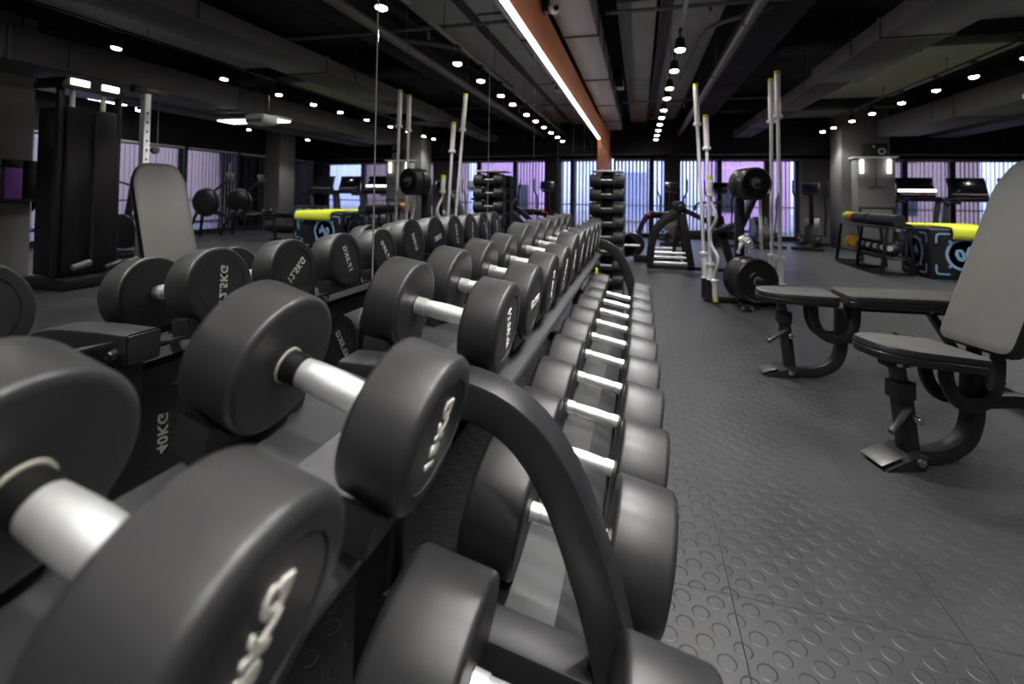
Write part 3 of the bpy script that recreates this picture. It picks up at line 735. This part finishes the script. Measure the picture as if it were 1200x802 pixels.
# chrome spring collars hung on the middle peg
for i, (dx, a) in enumerate([(.04, -16), (.085, 12), (.125, 30)]):
    c = base + pd * dx + V((0, 0, .62))
    t = thing('spring_collar', ['left', 'middle', 'right'][i] + ' chrome spring collar hanging from the middle peg of the plate tree', 'collar', c, 0, 'spring collars'); t.rotation_euler = (0, R(a), math.atan2(pd.y, pd.x))
    b_ = MB(); b_.tube([(.004 * k - .012, .032 * math.cos(k * .8), .032 * math.sin(k * .8) - .005) for k in range(24)], .005, 8); b_.build('coil', 'chrome', t)
    for s in (-1, 1): b_ = MB(); b_.rcyl((0, s * .02, -.035), (0, s * .05, -.14), .011, .004, 14); b_.build('grip', 'chrome', t)
# bars
def straight_bar(p0, p1, sl, label):
    p0, p1 = V(p0), V(p1); L = (p1 - p0).length; ax = p1 - p0
    t = thing('barbell', label, 'barbell', p0, 0, 'bars in the bar holder'); t.rotation_euler = ax.to_track_quat('Z', 'Y').to_euler()
    b = MB(); b.cyl((0, 0, sl - .02), (0, 0, L - sl + .02), .0155, seg=16); b.build('shaft', 'bar_steel', t)
    for z0, z1 in ((0, sl), (L - sl, L)):
        b = MB(); b.rcyl((0, 0, z0), (0, 0, z1), .026, .003, 20); b.build('sleeve', 'bar_steel', t)
    for z in (sl - .01, L - sl - .02):
        b = MB(); b.rcyl((0, 0, z), (0, 0, z + .03), .040, .004, 20); b.build('stop_collar', 'bar_steel', t)
    for z, s in ((L, 1), (0, 1)):
        b = MB(); b.cyl((0, 0, z - .02), (0, 0, z + .012), .0268, .0262, seg=20); b.build('end_cap', 'yellow_cap', t)
def curl_bar(p0, p1, label, sway):
    p0, p1 = V(p0), V(p1); L = (p1 - p0).length; ax = p1 - p0
    t = thing('curl_bar', label, 'curl bar', p0, 0, 'bars in the bar holder'); q = ax.to_track_quat('Z', 'Y') @ Matrix.Rotation(sway, 3, 'Z').to_quaternion(); t.rotation_euler = q.to_euler()
    sl = .17; m = L / 2; k = (L - 2 * sl) / 2
    pts = [(0, 0, sl - .02), (0, 0, sl + .06), (.055, 0, m - k * .48), (-.02, 0, m - k * .16), (-.02, 0, m + k * .16), (.055, 0, m + k * .48), (0, 0, L - sl - .06), (0, 0, L - sl + .02)]
    b = MB(); b.tube(smooth_path(pts, 4), .0145, 12); b.build('shaft', 'bar_steel', t)
    for z0, z1 in ((0, sl), (L - sl, L)):
        b = MB(); b.rcyl((0, 0, z0), (0, 0, z1), .025, .003, 20); b.build('sleeve', 'bar_steel', t)
    for z in (sl - .01, L - sl - .015):
        b = MB(); b.rcyl((0, 0, z), (0, 0, z + .025), .036, .004, 20); b.build('stop_collar', 'bar_steel', t)
    for z in (L, 0):
        b = MB(); b.cyl((0, 0, z - .02), (0, 0, z + .012), .0258, .0252, seg=20); b.build('end_cap', 'yellow_cap', t)
def at(dx, dy, z=.04): return (PT.x + dx, PT.y + dy, z)
straight_bar(at(-.29, .12), (1.268, 5.253, 2.183), .41, 'tallest straight chrome bar in the left holder of the plate tree')
straight_bar(at(-.255, .01), (1.352, 5.11, 1.83), .32, 'shorter straight chrome bar in the left holder of the plate tree')
straight_bar(at(.32, .18), (1.962, 5.19, 2.187), .41, 'rear straight chrome bar in the right holder of the plate tree')
straight_bar(at(.34, -.04), (1.961, 4.961, 2.201), .41, 'front straight chrome bar in the right holder of the plate tree')
curl_bar(at(-.235, -.12, .055), (1.36, 4.86, 1.21), 'wavy chrome curl bar leaning in the left holder of the plate tree', R(20))
curl_bar(at(.22, .10, .055), (1.84, 5.12, 1.25), 'wavy chrome curl bar leaning in the right holder of the plate tree', R(200))
for dx, dy, s in ((-.235, -.12, 0), (.27, .12, 0)):
    pass

# ------------------------------------------------------------------ small dumbbell tower at the far end of the rack
TW = V((.475, 3.86, 0))
t = thing('dumbbell_tower', 'tall narrow black dumbbell tower beyond the far end of the rack', 'rack', TW)
b_ = MB(); b_.box((0, 0, .61), (.095, .12, 1.17), None, .01); b_.build('column', 'stack', t)
b_ = MB(); b_.box((0, 0, .02), (.32, .44, .04), None, .01); b_.build('base', 'frame', t)
b_ = MB(); b_.box((0, 0, 1.205), (.24, .26, .012), None, .004); b_.build('top_plate', 'white_plastic', t)
tz = [.17 + .1085 * k for k in range(10)]
sm = {}
for k, z in enumerate(tz):
    for s in (-1, 1):
        b_ = MB(); b_.box((0, s * .115, z - .04), (.13, .11, .014), None, .003); b_.box((0, s * .165, z - .03), (.13, .012, .03), None, .003); b_.build('cradle', 'frame', t)
for k, z in enumerate(tz):
    r = .0525
    if r not in sm:
        b_ = MB(); b_.rcyl((.045, 0, 0), (.128, 0, 0), r, .008, 24); bmesh.ops.recalc_face_normals(b_.bm, faces=b_.bm.faces[:])
        hme = bpy.data.meshes.new('head'); b_.bm.to_mesh(hme); b_.bm.free(); hme.materials.append(M['rubber_black']); hme.set_sharp_from_angle(angle=R(40)); sm[r] = hme
    for s in (-1, 1):
        d = thing('small_dumbbell', 'small black dumbbell on the ' + ('top' if k == 9 else ORD[9 - k] + ' from top') + ' cradle of the tower, ' + ('near' if s < 0 else 'far') + ' side', 'dumbbell', TW + V((0, s * .115, z + r * .0 - .033 + .0)), 0, 'small dumbbells on the tower')
        b_ = MB(); b_.cyl((-.05, 0, 0), (.05, 0, 0), .014, seg=14); h = b_.build('handle', 'bar_steel', d); d.location.z = z - .033 + .014
        for q in (1, -1):
            o = link('head', sm[r], d); o.rotation_euler = (0, 0, 0 if q > 0 else math.pi)

# ------------------------------------------------------------------ plate loaded leg machine
t = thing('leg_press_machine', 'black plate loaded leg machine with curved frame in the middle distance', 'gym machine', (1.3, 6.95, 0))
for y in (0, .62):
    p = smooth_path([(-.44, y, .02), (-.42, y, .28), (-.37, y, .50), (-.26, y, .66), (-.08, y, .80), (.02, y, .86)], 5)
    b_ = MB(); b_.rtube(p, .06, .085); b_.build('curved_leg', 'frame', t)
    b_ = MB(); b_.bar((-.03, y, .90), (.11, y, .02), .06, .09); b_.build('rear_leg', 'frame', t)
    b_ = MB(); b_.lathe([(0, .07), (.05, .07), (.055, .06)], (-.05, y - .02, .90), (0, -1, 0), 24); b_.build('pivot_cap', 'frame', t)
    for x, z in ((-.05, .91), (-.02, .80)):
        b_ = MB(); b_.lathe([(0, .017), (.006, .016)], (x, y - (.076 if z > .9 else .032), z), (0, -1, 0), 14); b_.build('bolt', 'bolt', t)
    for z in (.11, .19, .25):
        b_ = MB(); b_.cyl((-.40, y, z), (.07, y, z), .016 if z > .15 else .022, seg=14); b_.build('cross_rod', 'bar_steel', t)
b_ = MB(); b_.bar((-.42, .0, .05), (.92, .0, .05), .06, .05); b_.build('floor_rail', 'frame', t)
b_ = MB(); b_.bar((.0, .31, .50), (.75, .31, .50), .10, .10); b_.build('main_beam', 'frame', t)
b_ = MB(); b_.bar((.52, .31, .55), (.68, .31, .02), .10, .10); b_.build('front_leg', 'frame', t)
b_ = MB(); b_.bar((-.05, .31, .88), (.55, .31, .58), .08, .07); b_.build('sled_arm', 'frame', t)
b_ = MB(); b_.box((.62, .31, .61), (.36, .32, .07), Matrix.Rotation(R(-18), 3, 'Y'), .02); b_.build('seat', 'pad_side', t)
b_ = MB(); b_.box((.86, .31, .86), (.08, .32, .50), Matrix.Rotation(R(22), 3, 'Y'), .02); b_.build('backrest', 'pad_side', t)
b_ = MB(); b_.tube(smooth_path([(.14, .05, .84), (.18, .05, .93), (.3, .05, .95), (.5, .05, .95)], 5), .017, 10); b_.build('grab_handle', 'rubber_black', t)
b_ = MB(); b_.bar((-.13, .31, .02), (-.06, .31, .62), .05, .05); b_.build('inner_post', 'frame', t)
t = thing('glute_machine', 'low black machine with round weights left of the leg machine', 'gym machine', (.78, 8.0, 0))
b_ = MB(); b_.bar((-.15, .0, .06), (.55, .0, .06), .45, .08); b_.build('base', 'frame', t)
p = smooth_path([(-.10, 0, .06), (-.08, 0, .40), (.02, 0, .66), (.16, 0, .72), (.5, 0, .72)], 5)
b_ = MB(); b_.rtube(p, .08, .08); b_.build('arm', 'frame', t)
b_ = MB(); b_.box((.30, 0, .76), (.40, .30, .06), None, .02); b_.build('pad', 'pad_side', t)
b_ = MB(); b_.box((.05, -.045, .735), (.10, .012, .03), None, .003); b_.build('red_badge', 'red', t)
for x, z in ((-.17, .26), (-.30, .24)):
    b_ = MB(); b_.rcyl((x, -.16, z), (x, -.02, z), .19, .02, 32); b_.build('weight_disc', 'bumper', t)
b_ = MB(); b_.cyl((-.30, -.19, .25), (-.05, -.19, .25), .02, seg=14); b_.build('weight_pin', 'bar_steel', t)
for x in (.18, .36):
    b_ = MB(); b_.rcyl((x, -.2, .42), (x, .2, .42), .055, .01, 20); b_.build('roller_pad', 'pad_side', t)

# ------------------------------------------------------------------ cross trainers by the far windows
def trainer(x, y, rz, label, light):
    t = thing('cross_trainer', label, 'cross trainer', (x, y, 0), R(rz), 'cross trainers by the far windows')
    b = MB(); b.bar((0, -.75, .05), (0, .75, .05), .10, .08, (1, 0, 0)); b.bar((-.28, -.70, .04), (.28, -.70, .04), .08, .06, (0, 1, 0)); b.bar((-.28, .70, .04), (.28, .70, .04), .08, .06, (0, 1, 0)); b.build('base', 'frame', t)
    b = MB(); b.prism([(0, .09), (.75, .09), (.80, .30), (.62, .55), (.30, .62), (.08, .40)], (.13, -.05, 0), (0, 1, 0), (0, 0, 1), -.26); b.build('flywheel_housing', 'black_plastic', t)
    b = MB(); b.bar((0, .12, .5), (0, -.08, 1.18), .09, .08, (1, 0, 0), .02); b.build('mast', 'black_plastic', t)
    b = MB(); b.box((0, -.10, 1.27), (.34, .07, .20), Matrix.Rotation(R(-14), 3, 'X'), .02); b.build('console', 'black_plastic', t)
    b = MB(); b.box((0, -.143, 1.275), (.28, .008, .14), Matrix.Rotation(R(-14), 3, 'X'), .003); b.build('display', 'white_plastic' if light else 'screen', [c for c in t.children if c.name.startswith('console')][0])
    b = MB(); b.box((0, -.12, 1.14), (.26, .10, .05), None, .015); b.build('tray', 'grey_plastic' if light else 'black_plastic', t)
    for s in (-1, 1):
        b = MB(); b.tube(smooth_path([(s * .24, .02, .25), (s * .26, -.02, .70), (s * .25, -.08, 1.0), (s * .31, -.16, 1.16), (s * .32, -.10, 1.42)], 5), .018, 10); b.build('swing_arm', 'grey_plastic' if light else 'black_plastic', t)
        b = MB(); b.bar((s * .16, -.62, .24), (s * .16, .2, .22), .05, .05, (1, 0, 0)); b.build('pedal_arm', 'grey_plastic', t)
        b = MB(); b.box((s * .16, -.34, .29), (.13, .34, .04), None, .012); b.build('pedal', 'rubber_black', t)
    return t
for i, (x, y, rz, lb, li) in enumerate([(1.41, 11.3, 0, 'black cross trainer in front of the slim dark far column', 0), (2.42, 11.45, 0, 'black cross trainer second from the left by the far windows', 0), (3.31, 11.5, 0, 'cross trainer with pale console by the purple lit window', 1), (4.2, 11.35, -22, 'black cross trainer in front of the grey wall block left of the wide column', 0)]): trainer(x, y, rz, lb, li)

# ------------------------------------------------------------------ treadmills
def treadmill(x, y, label, lit):
    t = thing('treadmill', label, 'treadmill', (x, y, 0), 0, 'treadmills facing the far windows')
    b = MB(); b.box((0, -.8, .11), (.84, 1.9, .14), None, .03); b.build('deck', 'black_plastic', t)
    b = MB(); b.box((0, -.95, .186), (.54, 1.55, .012), None, .003); b.build('belt', 'rubber_black', t)
    b = MB(); b.box((0, .02, .27), (.80, .40, .22), None, .06); b.build('motor_hood', 'grey_plastic', t)
    for s in (-1, 1):
        b = MB(); b.bar((s * .36, .10, .2), (s * .38, -.02, 1.10), .09, .07, (1, 0, 0), .015); b.build('upright', 'grey_plastic', t)
        b = MB(); b.rcyl((s * .38, .02, 1.03), (s * .38, -.46, .98), .028, .008, 16); b.build('handrail', 'rubber_black', t)
        b = MB(); b.lathe([(0, .05), (.10, .045), (.10, .036), (.02, .036)], (s * .30, .0, 1.09), (0, -.1, 1), 20); b.build('bottle_holder', 'black_plastic', t)
    b = MB(); b.box((0, -.02, 1.06), (.86, .16, .10), None, .03); b.build('crossbar', 'black_plastic', t)
    b = MB(); b.box((0, .03, 1.31), (.66, .05, .42), Matrix.Rotation(R(-20), 3, 'X'), .02); b.build('console', 'black_plastic', t)
    b = MB(); b.box((0, -.006, 1.345), (.60, .008, .29), Matrix.Rotation(R(-20), 3, 'X'), .003); b.build('screen', 'screen', [c for c in t.children if c.name.startswith('console')][0])
    b = MB(); b.box((0, -.085, 1.155), (.60, .06, .035), Matrix.Rotation(R(-20), 3, 'X'), .01); b.build('key_strip', 'white_plastic' if lit else 'grey_plastic', t)
    b = MB(); b.box((.08, -.118, 1.155), (.12, .012, .022), None, .003); b.build('stop_button', 'red', t)
    if lit:
        b = MB(); b.box((0, -.05, 1.235), (.66, .02, .045), Matrix.Rotation(R(-20), 3, 'X'), .004); o = b.build('reflection_strip', 'lit_white', t)  # glowing strip painted in place of a light reflection on the console
        b = MB(); b.lathe([(0, .04), (.02, .04)], (-.22, -.105, 1.07), (0, -1, 0), 18); b.build('fan_cap', 'blue', t)
treadmill(6.25, 11.75, 'treadmill with a white light reflection painted below its screen, next to the wide grey column', 1)
treadmill(7.20, 11.85, 'middle black treadmill right of the one with the white reflection by the far windows', 0)
treadmill(8.10, 11.9, 'black treadmill farthest right, mostly hidden behind the near bench backrest', 0)

# cable machine fixed to the wide grey column
t = thing('cable_tower', 'grey shrouded cable machine standing against the wide grey column', 'gym machine', (5.17, 11.12, 0))
b_ = MB(); b_.box((.06, 0, .93), (.66, .30, 1.86), None, .03); b_.build('shroud', 'concrete', t)
b_ = MB(); b_.box((.06, -.01, 1.875), (.74, .36, .03), None, .006); b_.build('top_shelf', 'white_plastic', t)
b_ = MB(); b_.cyl((.04, -.19, 1.84), (.04, -.19, 1.30), .008, seg=10); b_.build('cable', 'cable', t)
b_ = MB(); b_.tube([(-.07, -.19, 1.27), (0, -.19, 1.285), (.04, -.19, 1.30), (.08, -.19, 1.285), (.15, -.19, 1.27)], .014, 10); b_.build('handle', 'black_plastic', t)
for x in (-.20, .27):
    b_ = MB(); b_.rcyl((x, -.17, 1.56), (x, -.17, 1.82), .028, .006, 16); b_.build('lit_tube', 'lit_white', t)
b_ = MB(); b_.box((.06, -.155, .48), (.62, .02, .82), None, .01); b_.build('lower_panel', 'frame', t)
b_ = MB(); b_.box((.06, -.168, .48), (.52, .015, .72), None, .008); b_.build('lower_inset', 'concrete', t)
t = thing('loudspeaker', 'dark box loudspeaker with a white ring on top of the shrouded cable machine', 'speaker', (5.25, 11.1, 1.89))
b_ = MB(); b_.box((0, 0, .13), (.36, .24, .26), None, .015); b_.build('cabinet', 'black_plastic', t)
b_ = MB(); b_.torus((.08, -.122, .10), (0, 1, 0), .055, .012, 28, 8); b_.build('woofer_ring', 'white_plastic', t)
b_ = MB(); b_.lathe([(0, .05), (.004, .048)], (.08, -.118, .10), (0, -1, 0), 24); b_.build('woofer', 'rubber_black', t)
b_ = MB(); b_.lathe([(0, .022), (.006, .02)], (-.06, -.119, .20), (0, -1, 0), 18); b_.build('tweeter', 'white_plastic', t)

# ------------------------------------------------------------------ jump boxes with mat
def plyo(c, d, num, label, rz=0.):
    t = thing('jump_box', label, 'jump box', c, rz, 'soft jump boxes')
    b = MB(); b.box((0, 0, d[2] / 2), d, None, .03, 3); b.build('body', 'box_black', t)
    for face in ('front', 'side'):
        if face == 'front': W = d[0]; base = Matrix.Translation((0, -d[1] / 2 - .001, d[2] / 2)) @ Matrix.Rotation(R(90), 4, 'X')
        else: W = d[1]; base = Matrix.Translation((-d[0] / 2 - .001, 0, d[2] / 2)) @ Matrix.Rotation(R(-90), 4, 'Z') @ Matrix.Rotation(R(90), 4, 'X')
        rr = min(W, d[2]) * .32
        full = base.copy()
        if face == 'front' and num == '04': base = base @ Matrix.Translation((-.08, 0, 0))
        m = MB(); m.lathe([(0, rr), (.004, rr), (.004, rr * .84), (0, rr * .84)], (0, 0, 0), (0, 0, 1), 48); o = m.build('print_ring', 'box_blue', t); o.matrix_local = base
        for q in range(4):
            m = MB(); a = math.pi / 4 + q * math.pi / 2; m.box((rr * 1.08 * math.cos(a), rr * 1.08 * math.sin(a), .002), (rr * .16, rr * .16, .004), Matrix.Rotation(a, 3, 'Z')); o = m.build('print_tab', 'box_blue', t); o.matrix_local = base
        text_obj('printed_number', num, rr * .95, 'box_blue', t, base @ Matrix.Rotation(R(18), 4, 'Z') @ Matrix.Translation((0, 0, .002)), extrude=.002, off=.05)
        for sx in (-1, 1):
            for sy in (-1, 1):
                m = MB(); x0, y0 = sx * (W / 2 - .07), sy * (d[2] / 2 - .07)
                pts = [(x0 - sx * .15, y0, .002), (x0 - sx * .04, y0, .002), (x0 - sx * .01, y0 - sy * .01, .002), (x0, y0 - sy * .04, .002), (x0, y0 - sy * .12, .002)]
                m.rtube(pts, .004, .022, (0, 0, 1), .001); o = m.build('corner_mark', 'box_blue', t); o.matrix_local = full
    return t
plyo((4.83, 7.80, 0), (.92, .72, .66), '04', 'black soft jump box numbered 04 under the lime mat')
plyo((6.2, 8.95, 0), (.50, .55, .74), '06', 'narrower black soft jump box numbered 06 seen beside the lime mat in the mirror', R(-6))
b_ = MB()
def mat_strip(b, prof, y0, y1):
    b.prism(prof, (0, y1, 0), (1, 0, 0), (0, 0, 1), y1 - y0)
t = thing('exercise_mat', 'lime yellow foam mat draped over the jump box numbered 04', 'mat', (4.83, 7.80, .662))
b_ = MB(); th = .03
p = smooth_path([(.0, -.40, -.13), (.0, -.412, -.09), (.0, -.405, -.03), (.0, -.375, .005), (.0, -.30, .016), (.0, -.1, .016), (.0, .10, .018)], 4)
b_.rtube([V((.14, q.y, q.z)) for q in p], .74, .022, (1, 0, 0), .006); b_.build('sheet', 'lime', t)
p = smooth_path([(0, .07, .018), (0, .16, .022), (0, .30, .03), (0, .42, .022), (0, .47, -.02)], 4)
b_ = MB(); b_.rtube([V((-.05, q.y, q.z)) for q in p], .80, .022, (1, 0, 0), .006); b_.build('folded_end', 'lime', t)

# ------------------------------------------------------------------ roller and ball rack
t = thing('roller_rack', 'low black two tier rack of foam rollers and balls left of the jump boxes', 'rack', (4.12, 8.45, 0))
for y in (-.78, .0, .78):
    for s in (-1, 1):
        b_ = MB(); b_.bar((s * .19, y, .02), (s * .12, y, .655), .04, .04, (0, 1, 0)); b_.build('leg', 'frame', t)
    b_ = MB(); b_.bar((-.19, y, .02), (.19, y, .02), .04, .03, (0, 1, 0)); b_.build('foot', 'frame', t)
for z, w in ((.22, .30), (.635, .26)):
    for s in (-1, 1):
        b_ = MB(); b_.bar((s * w / 2, -.82, z), (s * w / 2, .82, z), .03, .03, (1, 0, 0)); b_.build('shelf_rail', 'frame', t)
    b_ = MB(); b_.box((0, 0, z - .012), (w, 1.62, .008)); b_.build('shelf', 'frame', t)
for i, (x, y, cols) in enumerate([(-.0, .46, ('green_foam', 'orange_foam')), (-.0, -.42, ('rubber_black', 'rubber_black'))]):
    t2 = thing('foam_roller', ['black foam roller with green and orange end bands on the top shelf', 'plain black foam roller on the near half of the top shelf'][i], 'foam roller', (4.12 + x, 8.45 + y, .65 + .085), 0, 'foam rollers on the low rack')
    b_ = MB(); b_.lathe([(0, .03), (0, .08), (.006, .085), (.78, .085), (.786, .08), (.786, .03)], (0, -.393, 0), (0, 1, 0), 32); b_.build('roller', 'rubber_black', t2)
    if i == 0:
        for k, c in enumerate(cols): b_ = MB(); b_.lathe([(0, .0862), (.165, .0862)], (0, .222 - k * .17, 0), (0, 1, 0), 32); b_.build('band', c, t2)
        b_ = MB(); b_.lathe([(0, .08), (.004, .078)], (0, .392, 0), (0, 1, 0), 32); b_.build('end_disc', 'green_foam', t2)
balls = [(.62, 'yellow'), (.40, 'yellow'), (.17, 'black'), (-.05, 'black'), (-.27, 'black'), (-.49, 'black'), (-.68, 'black')]
nb = {'yellow': 0, 'black': 0}
for y, c in balls:
    nb[c] += 1
    t2 = thing('medicine_ball', (('far' if nb[c] == 1 else 'near') + ' yellow' if c == 'yellow' else ORD[nb[c] - 1] + ' black') + ' medicine ball ' + ('on the lower shelf of the low rack' if c == 'yellow' else 'counted from the yellow ones on the lower shelf'), 'ball', (4.12 - .03, 8.45 + y, .235 + .10), 0, 'medicine balls on the low rack')
    b_ = MB(); b_.sphere((0, 0, 0), .10, seg=28); b_.build('ball', 'yellow' if c == 'yellow' else 'rubber_black', t2)
    if c == 'black': b_ = MB(); b_.lathe([(0, .038), (.0015, .037)], (-.0555, -.078, .019), (-.58, -.79, .2), 24); b_.build('white_disc', 'white_plastic', t2)

# ------------------------------------------------------------------ things seen only in the mirror
t = thing('cable_machine', 'tall black shrouded cable machine reflected at the left of the mirror', 'gym machine', (5.05, 3.70, 0))
b_ = MB(); b_.box((.0, 0, .99), (.42, .48, 1.72), None, .02); b_.build('weight_shroud', 'stack', t)
b_ = MB(); b_.box((-.02, 0, .06), (.62, .58, .12), None, .02); b_.build('base', 'frame', t)
for s in (-1, 1): b_ = MB(); b_.bar((-.16, s * .275, .1), (-.16, s * .275, 2.06), .05, .05, (0, 1, 0)); b_.build('upright', 'frame', t)
b_ = MB(); b_.prism([(-.30, 0), (.30, 0), (.30, .05), (.26, .12), (.16, .16), (-.16, .16), (-.26, .12), (-.30, .05)], (-.22, 0, 2.02), (0, 1, 0), (0, 0, 1), .40); b_.build('crown', 'black_plastic', t)
for s in (-1, 1): b_ = MB(); b_.box((-.226, s * .145, 2.10), (.008, .17, .06), None, .003); b_.build('glow_patch', 'lit_white', t)  # glowing patches painted on the crown in place of ceiling lights showing there
for y in (-.17, .12): b_ = MB(); b_.cyl((-.16, y, 1.85), (-.16, y, 2.02), .022, seg=14); b_.build('guide_rod', 'bar_steel', t)
b_ = MB(); b_.box((-.24, 0, 1.0), (.02, .02, 1.6)); b_.build('shroud_seam', 'frame', t)
for k, (y, z) in enumerate([(-.2, .22), (.1, .18), (.28, .20)]): b_ = MB(); b_.rcyl((-.30, y, z), (-.30, y + .16, z + .04), .035, .01, 14); b_.build('strap_handle', 'rubber_black' if k else 'grey_plastic', t)
t = thing('cable_column', 'bright chrome cable column beside the tall black machine, reflected left in the mirror', 'gym machine', (5.0, 4.36, 0))
b_ = MB(); b_.bar((0, 0, .06), (0, 0, 2.18), .075, .075, (0, 1, 0)); b_.build('column', 'bar_steel', t)
b_ = MB(); b_.box((0, 0, .03), (.5, .3, .06), None, .01); b_.build('base', 'frame', t)
b_ = MB(); b_.bar((0, -.16, 2.2), (0, .25, 2.2), .08, .08, (1, 0, 0)); b_.build('top_beam', 'frame', t)
b_ = MB(); b_.rcyl((-.06, .1, 1.50), (-.02, .1, 1.50), .05, .008, 20); b_.build('pulley', 'rubber_black', t)
b_ = MB(); b_.cyl((-.05, .12, 1.55), (-.05, .12, 2.18), .005, seg=8); b_.build('cable', 'pipe', t)
b_ = MB()
for k in range(14): b_.box((-.039, 0, .5 + k * .11), (.004, .022, .022))
b_.build('pin_holes', 'black_plastic', t)
t = thing('wall_shelf', 'black shelf fixed to the grey column at the left edge of the mirror', 'shelf', (5.92, 3.6, .88))
b_ = MB(); b_.box((0, 0, 0), (.16, .66, .03), None, .006); b_.build('board', 'black_plastic', t)
for y in (-.28, .28): b_ = MB(); b_.prism([(.08, -.015), (.08, -.13), (-.05, -.015)], (0, y, 0), (1, 0, 0), (0, 0, 1), .02); b_.build('bracket', 'frame', t)
for i, (y, c) in enumerate([(-.16, 'stack'), (.02, 'purple'), (.20, 'stack')]):
    t = thing('dispenser', ['left dark wipe dispenser', 'purple fronted wipe dispenser', 'right dark wipe dispenser'][i] + ' on the black column shelf in the mirror', 'dispenser', (5.92, 3.6 + y, .896), 0, 'dispensers on the column shelf')
    b_ = MB(); b_.box((0, 0, .17), (.13, .15, .34), None, .012); b_.build('body', c, t)
    b_ = MB(); b_.box((0, 0, .385), (.13, .15, .09), None, .012); b_.build('lid', 'black_plastic', t)
t = thing('foam_roller', 'brown upright roller standing behind the near bench in the mirror', 'roller', (6.3, 5.35, 0))
b_ = MB(); b_.rcyl((0, 0, 0), (0, 0, .78), .075, .012, 24); b_.build('roller', 'brown', t)
b_ = MB(); b_.cyl((0, 0, .775), (0, 0, .79), .05, seg=20); b_.build('cap', 'rubber_black', t)
t = thing('exercise_bike', 'dark exercise bike behind the near bench in the mirror', 'exercise bike', (7.2, 5.6, 0))
b_ = MB(); b_.bar((-.5, 0, .05), (.5, 0, .05), .12, .08); b_.bar((-.48, -.25, .04), (-.48, .25, .04), .08, .06, (1, 0, 0)); b_.bar((.48, -.25, .04), (.48, .25, .04), .08, .06, (1, 0, 0)); b_.build('base', 'frame', t)
b_ = MB(); b_.rcyl((-.25, -.06, .38), (-.25, .06, .38), .27, .02, 36); b_.build('flywheel', 'stack', t)
b_ = MB(); b_.bar((.18, 0, .08), (.32, 0, .92), .07, .07); b_.build('seat_post', 'frame', t)
b_ = MB(); b_.box((.34, 0, .96), (.30, .18, .08), None, .03); b_.build('saddle', 'pad_side', t)
b_ = MB(); b_.bar((-.25, 0, .4), (-.38, 0, 1.05), .07, .07); b_.build('front_post', 'frame', t)
b_ = MB(); b_.tube([(-.30, -.22, 1.15), (-.46, -.2, 1.12), (-.42, 0, 1.06), (-.46, .2, 1.12), (-.30, .22, 1.15)], .016, 10); b_.build('handlebar', 'rubber_black', t)
def rower(x, y, label):
    t = thing('rowing_machine', label, 'rowing machine', (x, y, 0), R(-12), 'rowing machines by the window wall')
    b = MB(); b.lathe([(0, .05), (.0, .20), (.03, .27), (.10, .30), (.17, .27), (.20, .20), (.20, .05)], (0, -.10, .78), (0, 1, 0), 36); b.build('flywheel_cage', 'black_plastic', t)
    b = MB(); b.torus((0, 0, .78), (0, 1, 0), .30, .012, 36, 8); b.build('cage_rim', 'grey_plastic', t)
    for s in (-1, 1): b = MB(); b.bar((.10, s * .05, .72), (.28, s * .22, .02), .045, .045); b.build('front_leg', 'black_plastic', t)
    b = MB(); b.bar((-.1, 0, .60), (-.55, 0, .47), .07, .08); b.bar((-.5, 0, .48), (-1.55, 0, .45), .06, .07); b.build('rail', 'black_plastic', t)
    b = MB(); b.bar((-1.5, 0, .45), (-1.55, 0, .02), .05, .05); b.bar((-1.55, -.2, .02), (-1.55, .2, .02), .05, .03, (1, 0, 0)); b.build('rear_leg', 'black_plastic', t)
    b = MB(); b.box((-1.1, 0, .53), (.26, .34, .05), None, .02); b.build('seat', 'rubber_black', t)
    b = MB(); b.bar((-.1, 0, .98), (-.5, 0, 1.27), .04, .04); b.build('monitor_arm', 'black_plastic', t)
    b = MB(); b.box((-.52, 0, 1.33), (.05, .20, .18), Matrix.Rotation(R(15), 3, 'Y'), .01); b.build('monitor', 'grey_plastic', t)
    for s in (-1, 1): b = MB(); b.box((-.62, s * .13, .50), (.08, .10, .26), Matrix.Rotation(R(-35), 3, 'Y'), .01); b.build('foot_plate', 'rubber_black', t)
rower(8.3, 8.25, 'nearer black rowing machine with round flywheel, reflected before the window wall')
rower(8.3, 9.12, 'farther black rowing machine with round flywheel, reflected before the window wall')

# ------------------------------------------------------------------ light and world
w = bpy.data.worlds.new('world'); SC.world = w; w.use_nodes = True
nt = w.node_tree; bg = nt.nodes['Background']
tc = nt.nodes.new('ShaderNodeTexCoord'); sp = nt.nodes.new('ShaderNodeSeparateXYZ'); nt.links.new(tc.outputs['Generated'], sp.inputs[0])
cr = nt.nodes.new('ShaderNodeValToRGB'); e = cr.color_ramp.elements
e[0].position = .46; e[0].color = (.05, .07, .16, 1)
e[1].position = .75; e[1].color = (.72, .75, .97, 1)
k = e.new(.51); k.color = (.24, .28, .50, 1)
mr = nt.nodes.new('ShaderNodeMapRange'); mr.inputs['From Min'].default_value = -1; mr.inputs['From Max'].default_value = 1
nt.links.new(sp.outputs[2], mr.inputs['Value']); nt.links.new(mr.outputs[0], cr.inputs[0]); nt.links.new(cr.outputs[0], bg.inputs[0])
bg.inputs[1].default_value = 3.2
SC.view_settings.view_transform = 'Standard'; SC.view_settings.look = 'None'; SC.view_settings.gamma = 1; SC.view_settings.use_curve_mapping = False
SC.view_settings.exposure = 1.0
SC.cycles.use_denoising = True; SC.cycles.caustics_reflective = True; SC.cycles.sample_clamp_indirect = 4; SC.cycles.blur_glossy = .3; SC.cycles.caustics_refractive = False
SC.cycles.max_bounces = 10; SC.cycles.glossy_bounces = 6; SC.cycles.diffuse_bounces = 4; SC.cycles.transparent_max_bounces = 16
